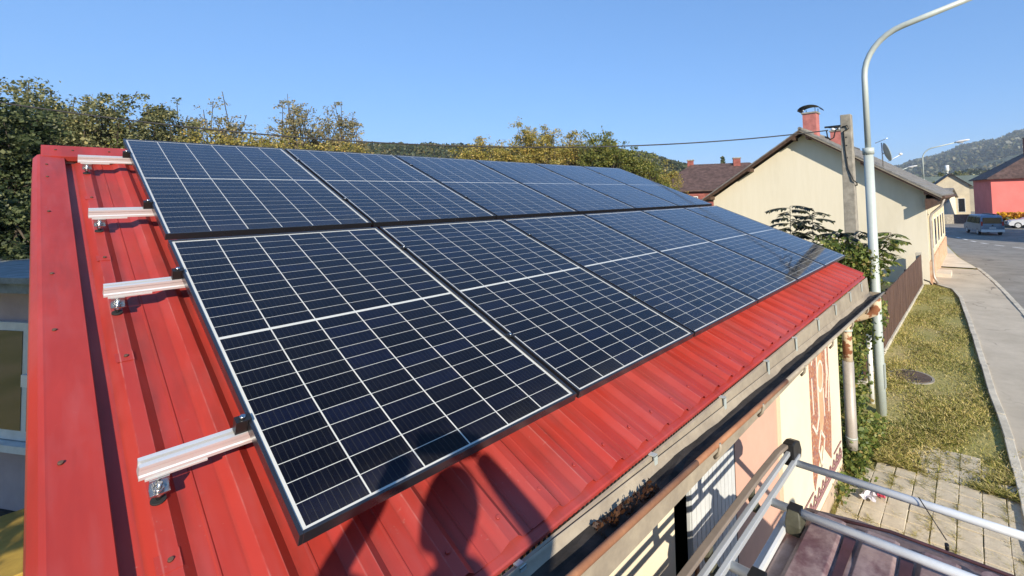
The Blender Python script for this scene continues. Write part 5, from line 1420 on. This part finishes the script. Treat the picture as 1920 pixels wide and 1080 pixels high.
far_car('white_suv', 'white car with dark kidney-shaped grille parked by the flowering hedge', 'car', (69.6, -4.9, -.77), R(100),
        [(-2.2, .35), (-2.25, .7), (-2.1, 1.05), (-1.6, 1.5), (-1.0, 1.58), (.1, 1.55), (.85, 1.08), (1.9, .95), (2.2, .75), (2.22, .4), (2.1, .3)],
        [[(-1.9, 1.08), (-1.0, 1.08), (-1.0, 1.46), (-1.5, 1.46)], [(-.92, 1.08), (.62, 1.06), (.1, 1.44), (-.92, 1.46)]], .90, 'car_white', .36, (-1.35, 1.38),
        [('grille', (2.20, -.28, .55), (2.245, -.02, .80), 'black_plastic'), ('grille', (2.20, .02, .55), (2.245, .28, .80), 'black_plastic'), ('headlight', (2.10, .45, .68), (2.21, .80, .84), 'lens'), ('headlight', (2.10, -.80, .68), (2.21, -.45, .84), 'lens'),
         ('bumper', (2.05, -.86, .26), (2.26, .86, .46), 'black_plastic'), ('windscreen', (.30, -.60, 1.10), (.62, .60, 1.34), 'pane'), ('sill', (-1.0, .86, .28), (1.0, .915, .42), 'black_plastic'), ('sill', (-1.0, -.915, .28), (1.0, -.86, .42), 'black_plastic')])

# ------------------------------------------------------------------ the photographer standing on the rack, whose shadow falls on the roof
def skin_mesh(name, nodes, edges, m, parent, sub=2):
    me = bpy.data.meshes.new(name)
    keys = list(nodes); idx = {k: i for i, k in enumerate(keys)}
    off = org(parent)
    me.from_pydata([tuple(Vector(nodes[k][0]) - off) for k in keys], [(idx[a], idx[b]) for a, b in edges], [])
    o = bpy.data.objects.new(name, me); COL.objects.link(o); o.parent = parent
    o.modifiers.new('skin', 'SKIN')
    sv = me.skin_vertices[0].data
    for k in keys:
        r_ = nodes[k][1]; sv[idx[k]].radius = (r_, r_) if not isinstance(r_, tuple) else r_
        sv[idx[k]].use_root = (k == keys[0])
    ss = o.modifiers.new('sub', 'SUBSURF'); ss.levels = ss.render_levels = sub
    me.materials.append(MT[m]); o.modifiers['skin'].use_smooth_shade = True
    return o
FZ = 2.045
ps = thing('person', 'person in dark jacket on the van rack, holding up a phone, casting the shadow', 'person', (-.80, -.42, FZ))
rv = Vector((.62, -.785, 0)).normalized(); fv = Vector((.785, .62, 0)).normalized()
hip = Vector((-.80, -.44, FZ + .92)); sh = Vector((-.655, -.405, 3.53))
Lh = Vector((-.545, .075, 3.70)); Rh = Vector((-.405, -.105, 3.775))
nodes = {
 'pelvis': (hip, (.15, .12)), 'waist': (hip.lerp(sh, .4), (.145, .11)), 'chest': (hip.lerp(sh, .78), (.165, .125)), 'neckbase': (sh, (.085, .08)), 'neck': (sh + Vector((.012, .012, .07)), .055),
 'lsh': (sh - rv * .185 + Vector((0, 0, -.03)), .068), 'lel': (Vector((-.775, .03, 3.50)), .046), 'lfa': (Vector((-.66, .055, 3.60)), .040), 'lwr': (Lh - (Lh - Vector((-.775, .03, 3.50))).normalized() * .085, .029),
 'rsh': (sh + rv * .185 + Vector((0, 0, -.03)), .068), 'rel': (Vector((-.345, -.455, 3.52)), .046), 'rfa': (Vector((-.375, -.29, 3.64)), .040), 'rwr': (Rh - (Rh - Vector((-.345, -.455, 3.52))).normalized() * .085, .029)}
edges = [('pelvis', 'waist'), ('waist', 'chest'), ('chest', 'neckbase'), ('neckbase', 'neck'), ('chest', 'lsh'), ('lsh', 'lel'), ('lel', 'lfa'), ('lfa', 'lwr'), ('chest', 'rsh'), ('rsh', 'rel'), ('rel', 'rfa'), ('rfa', 'rwr')]
for s_, n_ in ((-1, 'l'), (1, 'r')):
    hp = hip + rv * .09 * s_ - Vector((0, 0, .06)); an_ = Vector((-.80, -.44, FZ + .09)) + rv * .13 * s_ - fv * .04
    kn = hp.lerp(an_, .5) + fv * .035
    nodes[n_ + 'hp'] = (hp, .095); nodes[n_ + 'kn'] = (kn, .064); nodes[n_ + 'cf'] = (kn.lerp(an_, .35), .060); nodes[n_ + 'an'] = (an_, .042); nodes[n_ + 'to'] = (an_ + fv * .18 - Vector((0, 0, .045)), .038)
    edges += [('pelvis', n_ + 'hp'), (n_ + 'hp', n_ + 'kn'), (n_ + 'kn', n_ + 'cf'), (n_ + 'cf', n_ + 'an'), (n_ + 'an', n_ + 'to')]
skin_mesh('body', nodes, edges, 'jacket', ps)
# head with brow, nose, ears and hair
hc = Vector((-.622, -.350, 3.70)); upv = Vector((.05, .04, 1)).normalized()
hm = MB(); rings = []
for q in range(13):
    f = q / 12; z = -.125 + .25 * f
    w = .074 * math.sin(math.pi * min(1, (f * .92 + .08))) ** .55 * (1 - .14 * (1 - f)); dpt = .092 * math.sin(math.pi * min(1, (f * .92 + .08))) ** .55
    ring = []
    for a in [2 * math.pi * k / 20 for k in range(20)]:
        nose = .022 * math.exp(-((a - math.pi / 2) / .22) ** 2) * math.exp(-((z + .012) / .028) ** 2)
        eye = -.010 * (math.exp(-((a - math.pi / 2 - .42) / .2) ** 2) + math.exp(-((a - math.pi / 2 + .42) / .2) ** 2)) * math.exp(-((z - .012) / .016) ** 2)
        mouth = -.005 * math.exp(-((a - math.pi / 2) / .35) ** 2) * math.exp(-((z + .062) / .008) ** 2)
        p = hc + rv * w * math.cos(a) + fv * ((dpt + nose + eye + mouth) * math.sin(a)) + upv * z
        ring.append(p)
    rings.append(ring)
hd_ = build(hm.loft(rings), 'head', 'skin', ps)
for s_ in (-1, 1):
    build(MB().ball(tuple(hc + rv * s_ * .074 - fv * .005), (.014, .022, .032)), 'ear', 'skin', hd_)
    build(MB().ball(tuple(hc + rv * s_ * .030 + fv * .080 + upv * .012), .010), 'eye', 'lamp_white', hd_)
hr_ = MB(); rings = []
for q in range(9):
    f = q / 8; z = .0 + .135 * f
    sc_ = math.sqrt(max(0.0, 1 - (z / .140) ** 2))
    rings.append([hc - fv * .012 + rv * (.092 * sc_ * math.cos(a)) + fv * (.100 * sc_ * math.sin(a) * (.80 if math.sin(a) > 0 and f < .45 else 1)) + upv * (z + (-.045 if math.sin(a) < -.2 and q == 0 else 0)) for a in [2 * math.pi * k / 18 for k in range(18)]])
build(hr_.loft(rings), 'hair', 'hair', hd_)
# hands: palm plus five bent fingers closing on the phone edges
for n_, H_, sgn in (('left', Lh, -1), ('right', Rh, 1)):
    wr = nodes['lwr' if sgn < 0 else 'rwr'][0]
    inw = -rv * sgn
    nd = {'w': (wr, .024), 'p1': (wr.lerp(H_, .5), (.036, .018)), 'p2': (H_, (.036, .016))}
    ed = [('w', 'p1'), ('p1', 'p2')]
    upd = Vector((0, 0, 1))
    for k in range(4):
        L_ = (.030, .034, .032, .025)[k]
        b0 = H_ + upd * (.027 - .018 * k) - fv * .012; b1 = b0 + inw * L_ * .6 + fv * (.012 - .0) ; b2 = b1 + inw * L_ * .55 - fv * .002; b3 = b2 + inw * L_ * .35 - fv * .008
        for q, (p, r_) in enumerate(((b0, .0095), (b1, .009), (b2, .0082), (b3, .007))): nd['f%d%d' % (k, q)] = (p - fv * .02, r_)
        ed += [('p2', 'f%d0' % k)] + [('f%d%d' % (k, q), 'f%d%d' % (k, q + 1)) for q in range(3)]
    t0 = wr.lerp(H_, .55) - upd * .03; t1 = t0 + inw * .025 - fv * .035 + (H_ - wr) * .2; t2 = t1 + inw * .03 + (H_ - wr) * .12
    for q, (p, r_) in enumerate(((t0, .012), (t1, .0105), (t2, .009))): nd['t%d' % q] = (p - fv * .012, r_)
    ed += [('p1', 't0'), ('t0', 't1'), ('t1', 't2')]
    skin_mesh('hand', nd, ed, 'skin', ps, 1)
phc = CAM - Vector(fwd) * .016
ph_ = thing('phone', 'dark smartphone held up in both hands of the photographer', 'phone', tuple(phc))
pc = phc - right * .005
TT = lambda a, b, c: tuple(pc + right * a - downv * b + fwd * c)
build(MB().box((-.075, -.036, -.0085), (.075, .036, 0), TT), 'phone_body', 'black_plastic', ph_, bevel=.003)
build(MB().box((-.071, -.032, -.0092), (.071, .032, -.0087), TT), 'screen', 'pane', ph_)

# ------------------------------------------------------------------ hills
def hill(name, az0, az1, el_f, d0, depth, m, seed, nx=90, ny=14):
    rr_ = np.random.default_rng(seed); ph = rr_.uniform(0, 6.28, 6)
    mb = MB(); vs = []
    for i in range(nx + 1):
        az = az0 + (az1 - az0) * i / nx
        for j in range(ny + 1):
            f = j / ny; d = d0 + depth * f
            zt = 3.75 + (d0 + depth * .75) * math.tan(R(el_f(az)))
            s_ = math.sin(min(1, f / .75) * math.pi / 2) if f < .75 else math.cos((f - .75) / .25 * math.pi / 2) ** .5
            z = -1.2 + (zt + 1.2) * s_ * (1 + .05 * math.sin(az * 1.3 + f * 5 + ph[0]) * math.sin(f * 6 + ph[1]) * (1 if f < .7 else .2))
            x, y = at(az, d); vs.append((x, y, z))
    k = ny + 1
    mb.add(vs, [(i * k + j, (i + 1) * k + j, (i + 1) * k + j + 1, i * k + j + 1) for i in range(nx) for j in range(ny)], True)
    o = build(mb, name, m); o['kind'] = 'structure'
    return o, vs
def interp(pts):
    return lambda a: float(np.interp(a, [p[0] for p in pts], [p[1] for p in pts]))
MT['hill_soil'] = mat('hill_undergrowth', (0.045, 0.055, 0.022), 0.95, 0.2, .02, kind='Object')
near_el = interp([(5, .3), (14, .4), (20, .8), (26, 2.6), (28, 3.1), (31, 3.9), (34, 5.0), (40, 5.6), (50, 5.8), (60, 6.2), (64, 6.1), (70, 5.8), (90, 5.2), (120, 5)])
_, hv = hill('wooded_hill', 18, 110, near_el, 190, 160, 'hill_soil', 1)
hv = np.array(hv)
rng = np.random.default_rng(77)
# one mass of far crowns on the hill
def wood(n, size, src, az0, az1, d0, depth, nx, ny, m, label, gaps=False, per=44):
    pts = []
    V0 = np.array(src).reshape(nx + 1, ny + 1, 3)
    for _ in range(n):
        i = rng.uniform(0, nx - .001); j = rng.uniform(0, ny * .86)
        a, b = int(i), int(j); fi, fj = i - a, j - b
        p = V0[a, b] * (1 - fi) * (1 - fj) + V0[a + 1, b] * fi * (1 - fj) + V0[a, b + 1] * (1 - fi) * fj + V0[a + 1, b + 1] * fi * fj
        pts.append(p)
    P_ = np.array(pts)
    if gaps: P_ = P_[far_noise(P_) > -.30]; n = len(P_)
    s_ = size * rng.uniform(.6, 1.35, (n, 1, 1))
    d = rng.normal(size=(n, per, 3)); d /= np.linalg.norm(d, axis=2)[..., None]
    d[..., 2] = np.abs(d[..., 2]) * 1.15
    Q = (P_[:, None, :] + d * s_ * (.75 + .35 * rng.random((n, per, 1)))).reshape(-1, 3)
    V, F = leaves(Q, size * .62)
    o = np_mesh('far_wood', V, F, m); tag(o, label, 'wood', kind='stuff')
wood(5200, 2.7, hv, 18, 110, 190, 160, 90, 14, 'wood_far', 'distant wooded hillside behind the autumn trees')

def mountain_mat():
    m, nt, b = _nt('mountain_forest_meadow')
    v = _coords(nt)
    f = _noise(nt, v, .0048, 5, .5, (1, 1, 2.5))
    tr = _noise(nt, v, .05, 4, .7)
    forest = _ramp(nt, tr, [(.3, (.018, .034, .020)), (.7, (.055, .075, .038))])
    meadow = _ramp(nt, tr, [(.3, (.13, .17, .055)), (.7, (.19, .21, .08))])
    c = _mix(nt, _ramp(nt, f, [(.58, (0, 0, 0)), (.61, (1, 1, 1))]), forest, meadow)
    nt.links.new(c, b.inputs['Base Color']); b.inputs['Roughness'].default_value = .95
    _bump(nt, b, tr, .8, 8.0)
    return m
MT['mountain'] = mountain_mat()
far_el = interp([(-70, 4.0), (-40, 4.8), (-20, 5.0), (-10, 4.9), (-6, 4.7), (-3.2, 4.35), (-1.2, 3.95), (0, 3.6), (1.5, 3.15), (3, 2.95), (4.5, 2.45), (6, 1.95), (7.2, 2.1), (9, 2.3), (12, 2.0), (16, 1.6), (20, 1.2), (30, 1.0)])
_, mv = hill('mountain', -70, 30, far_el, 900, 1900, 'mountain', 2, 160, 24)
mv = np.array(mv).reshape(161, 25, 3)[92:136]
def far_noise(p): return np.sin(p[:, 0] * .011 + 1.3) * np.sin(p[:, 1] * .013 + p[:, 0] * .004) + .5 * np.sin(p[:, 0] * .031 + p[:, 1] * .027)
wood(7500, 13, mv, 0, 0, 0, 0, 43, 24, 'wood_far', 'forest covering the far mountain, broken by meadows', True, 26)
low_el = interp([(-70, 1.0), (-3, 1.1), (0, 1.5), (1.5, 1.25), (3, 1.0), (4.5, .7), (8, .9), (12, .8), (20, .6)])
_, lv = hill('wooded_rise', -12, 20, low_el, 420, 160, 'hill_soil', 3, 60, 10)
wood(1500, 3.6, lv, -12, 20, 420, 160, 60, 10, 'wood_far', 'low wooded rise below the mountain')

# ------------------------------------------------------------------ haze: thin even air round the whole place
hz = MB().box((-3600, -4600, -3), (3600, 4600, 232))
ho = build(hz, 'haze', 'cream')
ho.data.materials.clear()
hm_ = bpy.data.materials.new('haze_air'); hm_.use_nodes = True
nt = hm_.node_tree; nt.nodes.clear()
pv = nt.nodes.new('ShaderNodeVolumePrincipled'); mo = nt.nodes.new('ShaderNodeOutputMaterial')
pv.inputs['Color'].default_value = (.74, .86, 1.0, 1); pv.inputs['Density'].default_value = 2.3e-4; pv.inputs['Anisotropy'].default_value = 0.0
nt.links.new(pv.outputs[0], mo.inputs['Volume'])
ho.data.materials.append(hm_)
ho['kind'] = 'stuff'; ho['label'] = 'thin bluish haze over the whole valley'; ho['category'] = 'haze'
